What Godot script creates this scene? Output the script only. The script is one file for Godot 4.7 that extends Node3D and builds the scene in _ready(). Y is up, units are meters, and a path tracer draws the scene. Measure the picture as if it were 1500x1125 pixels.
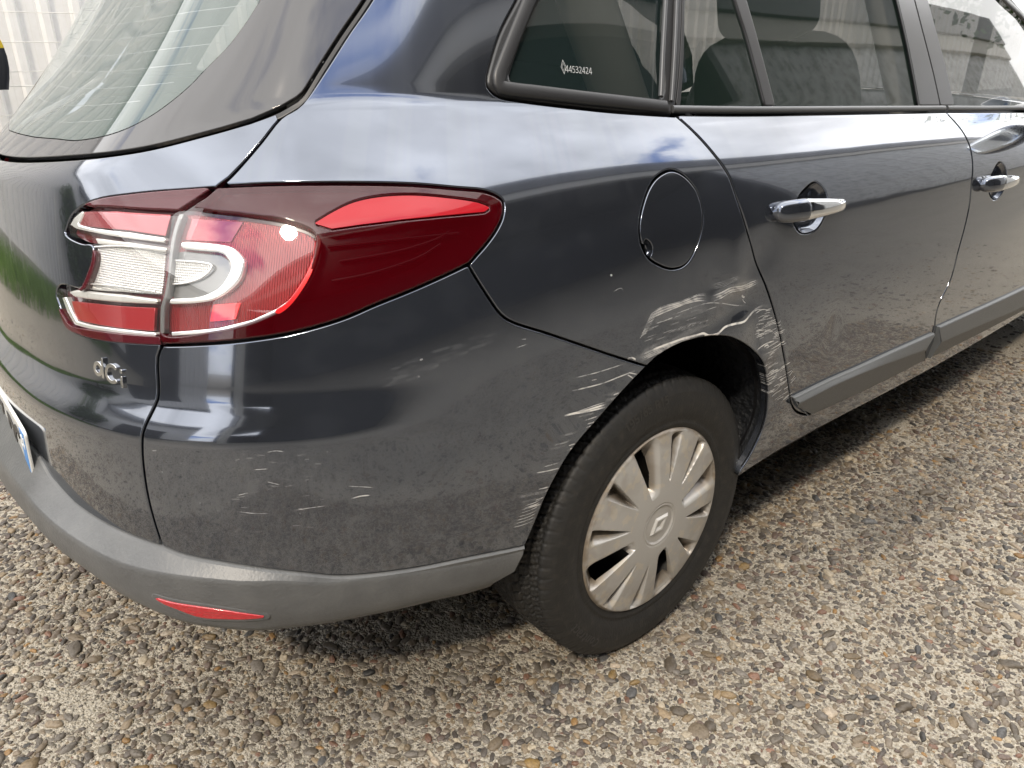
extends Node3D

const STATIONS := [
	[0.0, [0.15,0.45,0.628,0.668,0.8,0.955,1.45], [-12,-2,0,7,38,38,7,7,8,12,48,34]],
	[0.35, [0.15,0.45,0.64,0.684,0.81,0.985,1.45], [-12,-2,0,7,38,38,9,10,12,22,45,34]],
	[0.6, [0.15,0.45,0.654,0.7,0.83,1.05,1.45], [-12,-2,-1,7,34,34,11,16,20,42,33,34]],
	[0.8, [0.15,0.45,0.655,0.705,0.84,1.087,1.45], [-12,-3,-2,6,22,22,8,17,22,46,26,28]],
	[1.05, [0.15,0.45,0.645,0.72,0.87,1.084,1.45], [-12,-4,-2,4,6,6,5,11,18,50,22,25]],
	[1.4, [0.15,0.45,0.62,0.72,0.89,1.068,1.45], [-14,-5,-3,1,1,2,2,8,13,52,22,25]],
	[1.75, [0.15,0.45,0.6,0.72,0.89,1.048,1.45], [-16,-6,-3,0,0,1.5,1.5,6.5,11,52,22,25]],
	[2.2, [0.15,0.45,0.6,0.72,0.88,1.03,1.45], [-18,-7,-3,0,0,1.5,1.5,6,10,50,21,25]],
	[3.0, [0.15,0.45,0.6,0.72,0.86,1.0,1.45], [-18,-7,-3,0,0,1.5,1.5,6,10,48,20,25]],
	[4.2, [0.15,0.45,0.6,0.72,0.85,0.985,1.45], [-18,-7,-3,0,0,1.5,1.5,6,10,48,20,25]],
]
const CURVES := {
	"gap_up": [0.9037,1.2251,0.8602,1.1808,0.8220,1.1351,0.7911,1.0972,0.7744,1.0821,0.7493,1.0691,0.7282,1.0400,0.7035,1.0102,0.6861,0.9922,0.6714,0.9827],
	"gap_lamp": [0.6714,0.9827,0.6471,0.9651,0.6118,0.9477,0.6074,0.9295,0.6062,0.9061,0.6099,0.8715,0.6077,0.8448,0.6018,0.8262,0.6011,0.7823,0.6087,0.7755],
	"gap_low": [0.6087,0.7755,0.5982,0.7571,0.5983,0.7212,0.5975,0.6971,0.5920,0.6793,0.5852,0.6556,0.5796,0.6102,0.5789,0.5547,0.5831,0.5054,0.5880,0.4698],
	"glass_bottom": [0.0669,0.9843,0.3206,1.0046,0.4959,1.0231,0.6166,1.0464,0.6950,1.0637,0.7431,1.0796,0.7652,1.0902],
	"glass_right": [0.7652,1.0902,0.7810,1.0991,0.8069,1.1333,0.8441,1.1789,0.8879,1.2251],
	"frit": [0.0815,1.0281,0.2034,1.0298,0.3090,1.0337,0.4175,1.0481,0.4888,1.0711,0.5458,1.1056,0.5805,1.1359,0.6171,1.1670,0.6461,1.2000,0.6642,1.2248],
	"plastic_top": [0.2607,0.5118,0.3024,0.4924,0.3811,0.4798,0.4595,0.4738,0.5191,0.4703,0.5847,0.4665,0.6227,0.4594,0.6815,0.4537,0.7400,0.4449,0.8120,0.4298,0.8615,0.4166,0.9671,0.4042,1.0715,0.3958,1.1737,0.3815],
	"crease": [0.2027,0.4421,0.3837,0.4490,0.4624,0.4399,0.5225,0.4348,0.5771,0.4387,0.6227,0.4385,0.6731,0.4404,0.7160,0.4426,0.7631,0.4464,0.8120,0.4473,0.8625,0.4406],
	"plastic_bot": [0.1156,0.3888,0.2351,0.3945,0.3187,0.3821,0.4065,0.3806,0.4785,0.3739,0.5341,0.3574,0.5826,0.3410,0.6326,0.3322,0.6790,0.3254,0.7246,0.3240,0.7818,0.3259,0.8313,0.3229,0.9287,0.3227,0.9981,0.3184,1.0699,0.3084,1.1055,0.3141,1.1274,0.3319,1.1612,0.3989],
	"reflector": [0.5826,0.3948,0.6115,0.3902,0.6613,0.3854,0.7107,0.3768,0.7456,0.3648,0.6910,0.3629,0.6494,0.3642,0.6163,0.3764,0.5950,0.3846],
	"seam": [1.0813,0.8747,1.0947,0.8526,1.1127,0.8252,1.1301,0.8011,1.1528,0.7847,1.2091,0.7602,1.2736,0.7301,1.3444,0.6964,1.4196,0.6617],
	"arch_rear": [1.4196,0.6617,1.3880,0.6428,1.3486,0.6148,1.3161,0.5892,1.2828,0.5638,1.2557,0.5380,1.2347,0.5089,1.2126,0.4717,1.1938,0.4261,1.1751,0.3810],
	"arch_front": [1.4196,0.6617,1.4380,0.6725,1.4702,0.6816,1.5040,0.6855,1.5396,0.6853,1.5829,0.6810,1.6317,0.6689,1.6671,0.6527,1.7076,0.6294,1.7415,0.6041,1.7690,0.5737,1.7914,0.5315,1.8006,0.4978,1.8070,0.4592,1.8071,0.4259,1.8010,0.3988,1.7812,0.3530,1.7671,0.3349],
	"sill_bot": [1.7691,0.3360,1.8904,0.3562,2.0609,0.3582,2.4715,0.3380,2.8625,0.3333,3.5064,0.3129],
	"door_rear": [1.5515,1.0585,1.5666,1.0443,1.5836,1.0238,1.6034,0.9955,1.6262,0.9575,1.6371,0.9167,1.6599,0.8675,1.6930,0.8114,1.7189,0.7729,1.7564,0.7184,1.7995,0.6437,1.8365,0.5714,1.8792,0.4862,1.8984,0.4525,1.9301,0.4236,1.9788,0.3988],
	"door_mid": [2.5996,1.0156,2.6130,0.9934,2.6273,0.9680,2.6354,0.9362,2.6339,0.9045,2.6318,0.8489,2.6408,0.7920,2.6362,0.7352,2.6257,0.6707,2.6190,0.6023,2.5816,0.5460,2.5779,0.5087,2.5927,0.4703],
	"trim_top": [1.8885,0.4737,2.0289,0.4751,2.1849,0.4708,2.3596,0.4675,2.5828,0.4588],
	"trim_top2": [2.6051,0.4713,2.8877,0.4610,3.3250,0.4410],
	"trim_crease": [1.8986,0.4576,2.0738,0.4586,2.2741,0.4482,2.5392,0.4246],
	"trim_bot": [1.9858,0.3965,2.1689,0.3863,2.3840,0.3786,2.5879,0.3748],
	"trim_crease2": [2.6328,0.4210,2.9707,0.3984,3.3909,0.3629],
	"trim_bot2": [2.5993,0.3716,2.9442,0.3537,3.5064,0.3129],
	"belt_bot": [1.5508,1.0575,1.7798,1.0472,2.1444,1.0334,2.5916,1.0160],
	"belt_top": [1.5531,1.0692,1.7866,1.0599,2.1515,1.0459,2.5910,1.0286],
	"belt_bot2": [2.6036,1.0154,2.8385,1.0047,3.1474,0.9905],
	"belt_top2": [2.6110,1.0277,2.8481,1.0178,3.1676,1.0061],
	"lamp_tg": [0.6714,0.9827,0.6071,0.9775,0.5434,0.9717,0.4657,0.9618,0.4254,0.9529,0.4002,0.9436,0.3772,0.9284,0.3682,0.9120,0.3657,0.9030,0.3836,0.8971,0.4174,0.8939,0.4406,0.8953,0.4487,0.8895,0.4500,0.8726,0.4418,0.8555,0.4305,0.8376,0.4153,0.8305,0.3680,0.8285,0.3488,0.8224,0.3404,0.8086,0.3510,0.7946,0.3631,0.7757,0.3782,0.7648,0.4068,0.7618,0.4657,0.7632,0.5316,0.7686,0.6087,0.7755],
	"lamp_body_top": [0.6714,0.9827,0.7633,0.9863,0.8748,0.9863,0.9882,0.9828,1.0711,0.9750,1.1101,0.9706,1.1328,0.9633,1.1435,0.9539,1.1405,0.9363,1.1286,0.9191,1.1115,0.9024,1.0963,0.8899,1.0814,0.8774],
	"lamp_body_bot": [1.0814,0.8774,1.0410,0.8641,0.9880,0.8476,0.9362,0.8324,0.8854,0.8158,0.8187,0.8010,0.7526,0.7914,0.6812,0.7829,0.6087,0.7745],
	"ridge": [0.6118,0.9477,0.6821,0.9493,0.7730,0.9430,0.8456,0.9275,0.9157,0.9330,0.9814,0.9381,1.0481,0.9415,1.1204,0.9446],
	"fuel": [1.4784,0.9761,1.4441,0.9666,1.4177,0.9457,1.3977,0.9122,1.3951,0.8813,1.4100,0.8524,1.4362,0.8345,1.4715,0.8226,1.5060,0.8289,1.5321,0.8619,1.5424,0.8968,1.5374,0.9352,1.5225,0.9574,1.5028,0.9713],
	"fuel_notch": [1.4054,0.8768,1.4159,0.8713,1.4204,0.8598,1.4160,0.8516,1.4084,0.8559],
	"qw_out": [1.2143,1.2284,1.1725,1.1827,1.1444,1.1349,1.1367,1.1131,1.1427,1.1016,1.1627,1.0917,1.2099,1.0851,1.3045,1.0752,1.4057,1.0655,1.5519,1.0543],
	"qw_in": [1.2686,1.2312,1.2438,1.2043,1.2123,1.1651,1.1847,1.1207,1.1869,1.1149,1.2633,1.1060,1.3896,1.0937,1.5242,1.0810,1.5571,1.1569,1.5936,1.2383],
	"pillar_c": [1.6457,1.2379,1.6165,1.1717,1.5915,1.1172,1.5661,1.0687],
	"pillar_c2": [1.5881,1.2364,1.5521,1.1554,1.5195,1.0798],
	"glass1_l": [1.6541,1.2381,1.6186,1.1498,1.5939,1.0953,1.5812,1.0682],
	"bar_l": [1.8112,1.2426,1.8219,1.1843,1.8288,1.1193,1.8346,1.0592],
	"bar_r": [1.8483,1.2437,1.8559,1.1823,1.8618,1.1187,1.8679,1.0580],
	"glass2_r": [2.4490,1.2636,2.4566,1.1831,2.4598,1.1089,2.4620,1.0339],
	"gap_b": [2.5395,1.2666,2.5517,1.1914,2.5678,1.1071,2.5791,1.0290],
	"fdoor_l": [2.6165,1.2693,2.6343,1.1844,2.6518,1.1057,2.6647,1.0255],
	"a_line": [3.1557,1.2879,3.2192,1.2681,3.2890,1.2421],
	"u_red": [0.3918,0.9182,0.4038,0.9395,0.4787,0.9460,0.5934,0.9480,0.5909,0.9181,0.5166,0.9204,0.4255,0.9185],
	"u_chrome": [0.3699,0.9146,0.3814,0.9283,0.4016,0.9396,0.4089,0.9393,0.3969,0.9201,0.4321,0.9185,0.5204,0.9199,0.5939,0.9175,0.5947,0.9097,0.5374,0.9103,0.4612,0.9108,0.3929,0.9120],
	"rev": [0.4357,0.8907,0.4992,0.9000,0.5902,0.9035,0.5923,0.8675,0.5919,0.8426,0.5098,0.8376,0.4118,0.8282,0.4281,0.8526,0.4372,0.8705],
	"rev_top": [0.4386,0.9058,0.5252,0.9065,0.6022,0.9046,0.6013,0.8976,0.5270,0.8995,0.4542,0.8969],
	"l_band": [0.4053,0.8271,0.4369,0.8297,0.5237,0.8359,0.5976,0.8369,0.5944,0.8292,0.5247,0.8237,0.4011,0.8144,0.3558,0.8153],
	"l_red": [0.3786,0.8064,0.4524,0.8139,0.5878,0.8249,0.5857,0.7905,0.5192,0.7859,0.4151,0.7794,0.3937,0.7797],
	"l_chrome": [0.3504,0.8091,0.3673,0.8099,0.3839,0.7918,0.4002,0.7791,0.4372,0.7804,0.5234,0.7867,0.5928,0.7906,0.5928,0.7839,0.5233,0.7789,0.4366,0.7721,0.3926,0.7704,0.3692,0.7861],
	"b_clear": [0.6091,0.9492,0.6878,0.9486,0.7696,0.9420,0.8147,0.9333,0.8374,0.9245,0.8431,0.9133,0.8387,0.8918,0.8271,0.8685,0.8080,0.8439,0.7879,0.8302,0.7514,0.8163,0.6968,0.8034,0.6130,0.7912,0.6073,0.8268,0.6066,0.8728,0.6045,0.9173],
	"b_edge": [0.8438,0.9236,0.8518,0.9176,0.8501,0.9025,0.8435,0.8815,0.8317,0.8603,0.8135,0.8380,0.7957,0.8258,0.7896,0.8303,0.8094,0.8434,0.8282,0.8673,0.8397,0.8900,0.8442,0.9093],
	"b_white": [0.6216,0.7946,0.7026,0.8061,0.7552,0.8186,0.7905,0.8330,0.8103,0.8451,0.8154,0.8433,0.7956,0.8267,0.7573,0.8114,0.7026,0.7988,0.6216,0.7881],
	"b_c": [0.6252,0.9137,0.6662,0.9147,0.7070,0.9118,0.7252,0.9037,0.7357,0.8921,0.7347,0.8759,0.7257,0.8620,0.7056,0.8475,0.6786,0.8383,0.6173,0.8313,0.6178,0.8395,0.6664,0.8456,0.6967,0.8576,0.7084,0.8701,0.7141,0.8839,0.7056,0.8956,0.6898,0.9019,0.6275,0.9043],
	"b_rev": [0.6086,0.8899,0.6627,0.8904,0.6828,0.8851,0.6660,0.8710,0.6367,0.8602,0.6079,0.8571],
	"b_tab": [0.6883,0.8364,0.7333,0.8409,0.7256,0.8176,0.6824,0.8120],
	"b_refl": [0.6097,0.9463,0.7213,0.9438,0.7054,0.9170,0.6185,0.9160],
	"plate": [0.1029,0.6082,0.3088,0.5813,0.2820,0.5240,0.0513,0.5421],
	"badge": [0.4619,0.7132,0.5356,0.7197,0.5018,0.7330,0.5319,0.7090,0.4849,0.7320],
	"etch": [1.3026,1.1324,1.3697,1.1287,1.3087,1.1403],
	"handle": [1.7371,0.8834,1.7673,0.8823,1.8122,0.8795,1.8831,0.8775,1.9674,0.8730],
	"handle_rec": [1.8779,0.9210,1.8239,0.9006,1.8064,0.8675,1.8229,0.8437,1.8479,0.8325,1.8887,0.8349,1.9153,0.8579,1.9221,0.8900,1.9071,0.9107],
	"handle2": [2.6805,0.8372,2.7607,0.8341,2.9369,0.8251],
	"handle2_rec": [2.8117,0.8796,2.7635,0.8512,2.7650,0.8125,2.8167,0.7853,2.8660,0.7978,2.8807,0.8326,2.8580,0.8651],
	"dent": [1.6069,0.7443,1.6789,0.7306,1.6968,0.6870,1.5684,0.7516,1.7071,0.7515,1.6627,0.7723],
}
# wear on the paint: width in mm, strength, then points along the body
const SCRATCHES := {
	"set_0": [[1.0,0.40,1.418,0.756,1.449,0.763,1.494,0.764,1.534,0.768,1.565,0.764],[1.0,0.70,1.416,0.754,1.451,0.761,1.496,0.762,1.534,0.766,1.566,0.761],[1.0,0.40,1.415,0.752,1.453,0.759,1.497,0.761,1.534,0.763,1.566,0.759],[1.0,0.70,1.413,0.750,1.456,0.757,1.499,0.759,1.534,0.761,1.566,0.756],[1.0,0.40,1.411,0.748,1.458,0.755,1.501,0.758,1.535,0.759,1.566,0.754],[1.0,0.70,1.410,0.746,1.460,0.753,1.503,0.757,1.535,0.757,1.567,0.751],[1.0,0.70,1.568,0.758,1.598,0.760,1.629,0.764,1.666,0.760,1.695,0.762,1.718,0.764],[1.0,0.40,1.568,0.757,1.598,0.758,1.629,0.763,1.667,0.759,1.695,0.761,1.718,0.763],[1.0,0.40,1.568,0.755,1.599,0.756,1.629,0.761,1.667,0.758,1.695,0.759,1.718,0.763],[1.0,0.70,1.569,0.753,1.599,0.755,1.630,0.759,1.667,0.756,1.695,0.758,1.718,0.762],[1.0,0.40,1.569,0.751,1.599,0.753,1.630,0.758,1.667,0.755,1.696,0.757,1.719,0.761],[1.0,0.40,1.569,0.750,1.599,0.751,1.630,0.756,1.667,0.754,1.696,0.756,1.719,0.760],[1.0,0.70,1.569,0.748,1.599,0.750,1.630,0.755,1.668,0.752,1.696,0.754,1.719,0.759],[0.7,0.30,1.566,0.780,1.601,0.779,1.631,0.782,1.657,0.783],[0.7,0.30,1.566,0.778,1.601,0.776,1.632,0.779,1.657,0.780],[0.7,0.30,1.566,0.775,1.601,0.773,1.632,0.777,1.657,0.778],[0.7,0.30,1.567,0.773,1.601,0.770,1.632,0.775,1.657,0.775],[0.9,0.50,1.450,0.744,1.496,0.745,1.536,0.748,1.569,0.747,1.605,0.739,1.648,0.726,1.692,0.716],[1.0,0.60,1.432,0.736,1.454,0.737,1.477,0.739],[0.8,0.45,1.397,0.716,1.405,0.721,1.415,0.724],[0.8,0.45,1.398,0.719,1.406,0.723,1.417,0.727],[0.8,0.45,1.400,0.721,1.408,0.726,1.419,0.729],[0.8,0.45,1.401,0.724,1.410,0.729,1.421,0.732],[0.8,0.45,1.403,0.727,1.411,0.731,1.423,0.735],[0.8,0.45,1.405,0.729,1.413,0.734,1.425,0.737],[0.8,0.45,1.406,0.732,1.415,0.737,1.427,0.740],[0.8,0.45,1.408,0.735,1.416,0.740,1.429,0.743],[0.8,0.45,1.409,0.738,1.418,0.742,1.431,0.745],[0.8,0.45,1.411,0.740,1.419,0.745,1.433,0.748],[0.8,0.45,1.413,0.743,1.421,0.748,1.435,0.750],[0.8,0.45,1.414,0.746,1.423,0.750,1.437,0.753],[0.8,0.45,1.416,0.748,1.424,0.753,1.439,0.756],[0.8,0.45,1.418,0.751,1.426,0.756,1.441,0.758],[0.7,0.35,1.462,0.712,1.477,0.715,1.490,0.717],[0.7,0.35,1.473,0.712,1.489,0.715,1.502,0.718],[0.7,0.35,1.485,0.712,1.500,0.715,1.514,0.718],[0.7,0.35,1.497,0.712,1.513,0.715,1.526,0.718],[0.7,0.35,1.509,0.712,1.525,0.716,1.539,0.718],[0.7,0.35,1.521,0.712,1.537,0.716,1.551,0.718],[2.4,0.85,1.387,0.684,1.443,0.691,1.501,0.694,1.542,0.693,1.559,0.692,1.575,0.685,1.599,0.683,1.621,0.691,1.649,0.691,1.678,0.689,1.696,0.695,1.710,0.701,1.729,0.707,1.750,0.706]],
	"set_1": [[0.9,0.50,1.391,0.682,1.447,0.688,1.501,0.692,1.551,0.691],[0.9,0.50,1.393,0.680,1.447,0.687,1.501,0.690,1.546,0.690],[0.9,0.50,1.395,0.678,1.447,0.685,1.501,0.689,1.541,0.689],[0.9,0.50,1.397,0.677,1.447,0.684,1.502,0.687,1.536,0.688],[0.9,0.50,1.400,0.675,1.447,0.682,1.502,0.685,1.531,0.687],[0.9,0.50,1.402,0.674,1.448,0.681,1.502,0.683,1.526,0.686],[1.4,0.80,1.373,0.687,1.383,0.686,1.393,0.680],[1.2,0.70,1.385,0.681,1.404,0.670,1.422,0.660],[1.1,0.60,1.715,0.695,1.738,0.700,1.758,0.694],[0.9,0.50,1.722,0.684,1.745,0.687,1.765,0.683],[0.9,0.55,1.733,0.647,1.755,0.650,1.783,0.647],[1.3,0.70,1.731,0.617,1.763,0.625,1.792,0.626],[0.9,0.50,1.755,0.602,1.782,0.603,1.804,0.603],[1.8,0.70,1.757,0.619,1.767,0.621,1.774,0.615],[2.2,0.60,1.780,0.596,1.788,0.599,1.796,0.599],[2.0,0.60,1.669,0.741,1.675,0.736,1.679,0.736],[0.9,0.50,1.672,0.735,1.677,0.728,1.687,0.721],[1.0,0.50,1.810,0.493,1.825,0.500,1.847,0.504],[0.8,0.50,1.805,0.502,1.823,0.507,1.840,0.517],[0.8,0.45,1.820,0.479,1.829,0.485,1.840,0.488],[1.0,0.60,1.793,0.534,1.808,0.540,1.820,0.550],[0.8,0.50,1.780,0.565,1.795,0.568,1.812,0.578],[1.6,0.60,1.806,0.537,1.811,0.541,1.819,0.543],[1.3,0.65,1.813,0.553,1.830,0.555,1.848,0.558],[1.3,0.61,1.792,0.505,1.805,0.507,1.818,0.508],[0.8,0.57,1.795,0.508,1.808,0.510,1.821,0.511],[0.9,0.72,1.762,0.575,1.771,0.576,1.780,0.577],[0.8,0.60,1.787,0.535,1.804,0.537,1.821,0.539],[0.8,0.44,1.730,0.656,1.747,0.660,1.764,0.663],[1.3,0.57,1.856,0.475,1.867,0.477,1.878,0.478],[1.1,0.74,1.782,0.551,1.801,0.554,1.821,0.557],[0.8,0.41,1.807,0.506,1.819,0.507,1.830,0.509],[0.7,0.62,1.743,0.663,1.757,0.666,1.771,0.668],[1.0,0.48,1.763,0.614,1.779,0.617,1.797,0.620],[1.3,0.36,1.798,0.581,1.806,0.582,1.813,0.583],[1.2,0.50,1.831,0.525,1.838,0.526,1.845,0.527],[0.8,0.73,1.762,0.574,1.769,0.575,1.776,0.576],[1.3,0.49,1.780,0.634,1.798,0.637,1.817,0.640],[0.8,0.65,1.777,0.608,1.794,0.611,1.811,0.613],[1.3,0.39,1.836,0.515,1.844,0.516,1.851,0.517]],
	"set_2": [[0.9,0.72,1.782,0.609,1.800,0.612,1.819,0.615],[0.8,0.38,1.778,0.575,1.789,0.577,1.800,0.578],[0.8,0.37,1.772,0.643,1.792,0.647,1.811,0.650],[0.8,0.59,1.832,0.482,1.845,0.483,1.857,0.484],[0.7,0.72,1.812,0.517,1.824,0.519,1.837,0.520],[0.8,0.64,1.753,0.667,1.769,0.670,1.786,0.673],[0.8,0.52,1.835,0.487,1.853,0.490,1.872,0.492],[1.0,0.75,1.782,0.641,1.792,0.643,1.802,0.644],[1.0,0.64,1.850,0.501,1.863,0.503,1.877,0.504],[0.8,0.50,1.772,0.588,1.783,0.590,1.795,0.592],[1.0,0.49,1.863,0.472,1.879,0.474,1.895,0.476],[1.2,0.49,1.743,0.660,1.759,0.663,1.775,0.665],[1.1,0.65,1.829,0.519,1.846,0.521,1.863,0.523],[1.0,0.66,1.789,0.603,1.799,0.605,1.809,0.607],[1.1,0.58,1.789,0.547,1.808,0.550,1.828,0.553],[1.1,0.54,1.754,0.670,1.764,0.671,1.773,0.673],[0.9,0.61,1.824,0.515,1.841,0.518,1.860,0.520],[1.2,0.70,1.829,0.528,1.840,0.530,1.852,0.531],[1.0,0.56,1.834,0.535,1.854,0.538,1.875,0.541],[1.0,0.63,1.783,0.638,1.801,0.641,1.820,0.644],[1.2,0.58,1.820,0.533,1.829,0.535,1.838,0.536],[1.2,0.60,1.795,0.550,1.810,0.552,1.825,0.554],[1.0,0.61,1.774,0.546,1.783,0.547,1.791,0.548],[0.7,0.54,1.777,0.631,1.792,0.633,1.807,0.635],[0.9,0.42,1.739,0.638,1.747,0.640,1.755,0.641],[0.9,0.59,1.736,0.644,1.748,0.646,1.760,0.648],[0.7,0.51,1.777,0.568,1.796,0.571,1.814,0.573],[1.2,0.50,1.764,0.624,1.772,0.625,1.780,0.626],[1.0,0.49,1.760,0.664,1.767,0.666,1.775,0.667],[1.0,0.68,1.823,0.557,1.841,0.560,1.860,0.562],[1.1,0.58,1.790,0.555,1.798,0.557,1.807,0.558],[0.9,0.71,1.860,0.479,1.876,0.481,1.892,0.482],[1.1,0.41,1.728,0.677,1.741,0.680,1.754,0.682],[1.0,0.44,1.823,0.549,1.835,0.551,1.847,0.552],[1.3,0.72,1.801,0.613,1.812,0.615,1.824,0.617],[1.0,0.52,1.779,0.566,1.799,0.569,1.818,0.572],[0.9,0.54,1.804,0.608,1.817,0.610,1.830,0.612],[0.9,0.66,1.766,0.649,1.778,0.651,1.790,0.653],[0.9,0.72,1.782,0.525,1.796,0.527,1.810,0.529],[0.8,0.75,1.794,0.530,1.804,0.531,1.814,0.532]],
	"set_3": [[1.1,0.59,1.778,0.618,1.790,0.620,1.803,0.622],[0.9,0.56,1.782,0.540,1.799,0.542,1.816,0.544],[1.0,0.49,1.762,0.615,1.775,0.617,1.788,0.619],[0.9,0.44,1.750,0.650,1.756,0.651,1.763,0.650],[0.9,0.54,1.763,0.666,1.778,0.667,1.793,0.666],[0.9,0.55,1.750,0.697,1.760,0.698,1.771,0.697],[0.9,0.67,1.751,0.652,1.762,0.653,1.773,0.652],[0.9,0.42,1.734,0.677,1.748,0.678,1.762,0.677],[0.9,0.64,1.756,0.678,1.763,0.678,1.771,0.678],[0.9,0.62,1.740,0.656,1.749,0.656,1.758,0.655],[0.9,0.54,1.728,0.644,1.738,0.645,1.749,0.644],[0.9,0.56,1.732,0.670,1.740,0.671,1.748,0.670],[0.9,0.64,1.722,0.652,1.731,0.653,1.739,0.652],[0.9,0.60,1.754,0.646,1.761,0.647,1.768,0.646],[0.9,0.37,1.776,0.629,1.789,0.630,1.802,0.628],[0.9,0.68,1.731,0.648,1.743,0.649,1.755,0.648],[0.9,0.67,1.725,0.658,1.733,0.659,1.743,0.658],[0.9,0.41,1.743,0.690,1.753,0.691,1.763,0.690],[0.9,0.48,1.719,0.665,1.726,0.666,1.733,0.665],[0.9,0.61,1.713,0.701,1.724,0.702,1.735,0.701],[0.9,0.46,1.727,0.647,1.737,0.648,1.747,0.647],[0.9,0.48,1.742,0.661,1.757,0.663,1.772,0.661],[0.9,0.57,1.746,0.695,1.754,0.696,1.762,0.695],[0.9,0.57,1.764,0.663,1.775,0.664,1.787,0.663],[0.9,0.61,1.741,0.683,1.749,0.684,1.758,0.683],[0.9,0.48,1.722,0.671,1.730,0.672,1.739,0.671],[0.9,0.58,1.727,0.656,1.740,0.657,1.753,0.656],[0.9,0.60,1.788,0.658,1.800,0.667],[0.9,0.60,1.793,0.653,1.800,0.658],[0.9,0.60,1.872,0.508,1.893,0.519],[0.9,0.60,1.863,0.529,1.876,0.539],[0.9,0.60,1.874,0.515,1.888,0.524],[0.9,0.60,1.800,0.628,1.810,0.633],[1.2,0.65,1.253,0.655,1.285,0.654,1.322,0.654,1.361,0.658,1.397,0.661],[1.0,0.55,1.261,0.676,1.286,0.676,1.312,0.676,1.370,0.679],[0.9,0.50,1.298,0.664,1.310,0.664],[2.0,0.85,1.242,0.614,1.291,0.613,1.334,0.614],[1.6,0.75,1.249,0.614,1.295,0.610,1.332,0.609],[0.9,0.60,1.258,0.613,1.300,0.617,1.333,0.618],[1.1,0.60,1.284,0.595,1.315,0.596]],
	"set_4": [[1.1,0.60,1.290,0.581,1.301,0.582],[1.1,0.60,1.292,0.587,1.311,0.587],[1.1,0.60,1.255,0.557,1.269,0.557],[1.1,0.60,1.258,0.550,1.267,0.551],[1.1,0.60,1.189,0.525,1.213,0.522,1.241,0.520],[1.1,0.60,1.196,0.492,1.217,0.490],[1.1,0.60,1.190,0.472,1.208,0.473],[1.1,0.60,1.162,0.462,1.195,0.461,1.204,0.461],[1.1,0.60,1.168,0.463,1.199,0.464],[1.1,0.60,1.345,0.627,1.358,0.628],[1.1,0.60,1.374,0.658,1.392,0.645],[1.1,0.60,1.376,0.661,1.397,0.653],[0.9,0.50,1.145,0.432,1.169,0.430,1.191,0.432],[0.9,0.50,1.149,0.438,1.172,0.437,1.193,0.439],[0.9,0.50,1.153,0.444,1.176,0.443,1.195,0.446],[0.9,0.50,1.156,0.450,1.179,0.449,1.197,0.452],[0.9,0.50,1.160,0.456,1.182,0.456,1.199,0.459],[0.9,0.50,1.164,0.462,1.186,0.462,1.201,0.466],[0.9,0.50,1.168,0.468,1.189,0.468,1.204,0.472],[1.6,0.35,1.000,0.750,1.004,0.751],[1.4,0.30,0.996,0.727,0.998,0.725],[0.8,0.40,0.882,0.575,0.905,0.570,0.925,0.565],[1.1,0.60,0.887,0.553,0.902,0.555,0.917,0.554],[0.8,0.40,1.336,0.805,1.353,0.809,1.361,0.802],[2.0,0.70,1.333,0.833,1.335,0.832],[0.8,0.35,1.154,0.746,1.176,0.749],[0.7,0.35,1.164,0.758,1.174,0.757],[1.8,0.07,0.952,0.721,0.964,0.723],[2.3,0.08,0.977,0.722,0.998,0.726],[1.9,0.09,0.943,0.717,0.955,0.719],[3.9,0.07,1.052,0.762,1.065,0.764],[2.4,0.04,1.076,0.771,1.101,0.774],[2.5,0.04,0.993,0.735,1.011,0.738],[2.6,0.08,1.077,0.756,1.106,0.760],[3.4,0.05,1.024,0.744,1.047,0.747],[1.6,0.08,0.955,0.741,0.970,0.743],[2.7,0.08,1.017,0.737,1.028,0.739],[1.7,0.04,1.041,0.753,1.062,0.756],[3.7,0.04,0.965,0.734,0.983,0.737],[2.2,0.04,0.980,0.741,0.994,0.743]],
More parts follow.
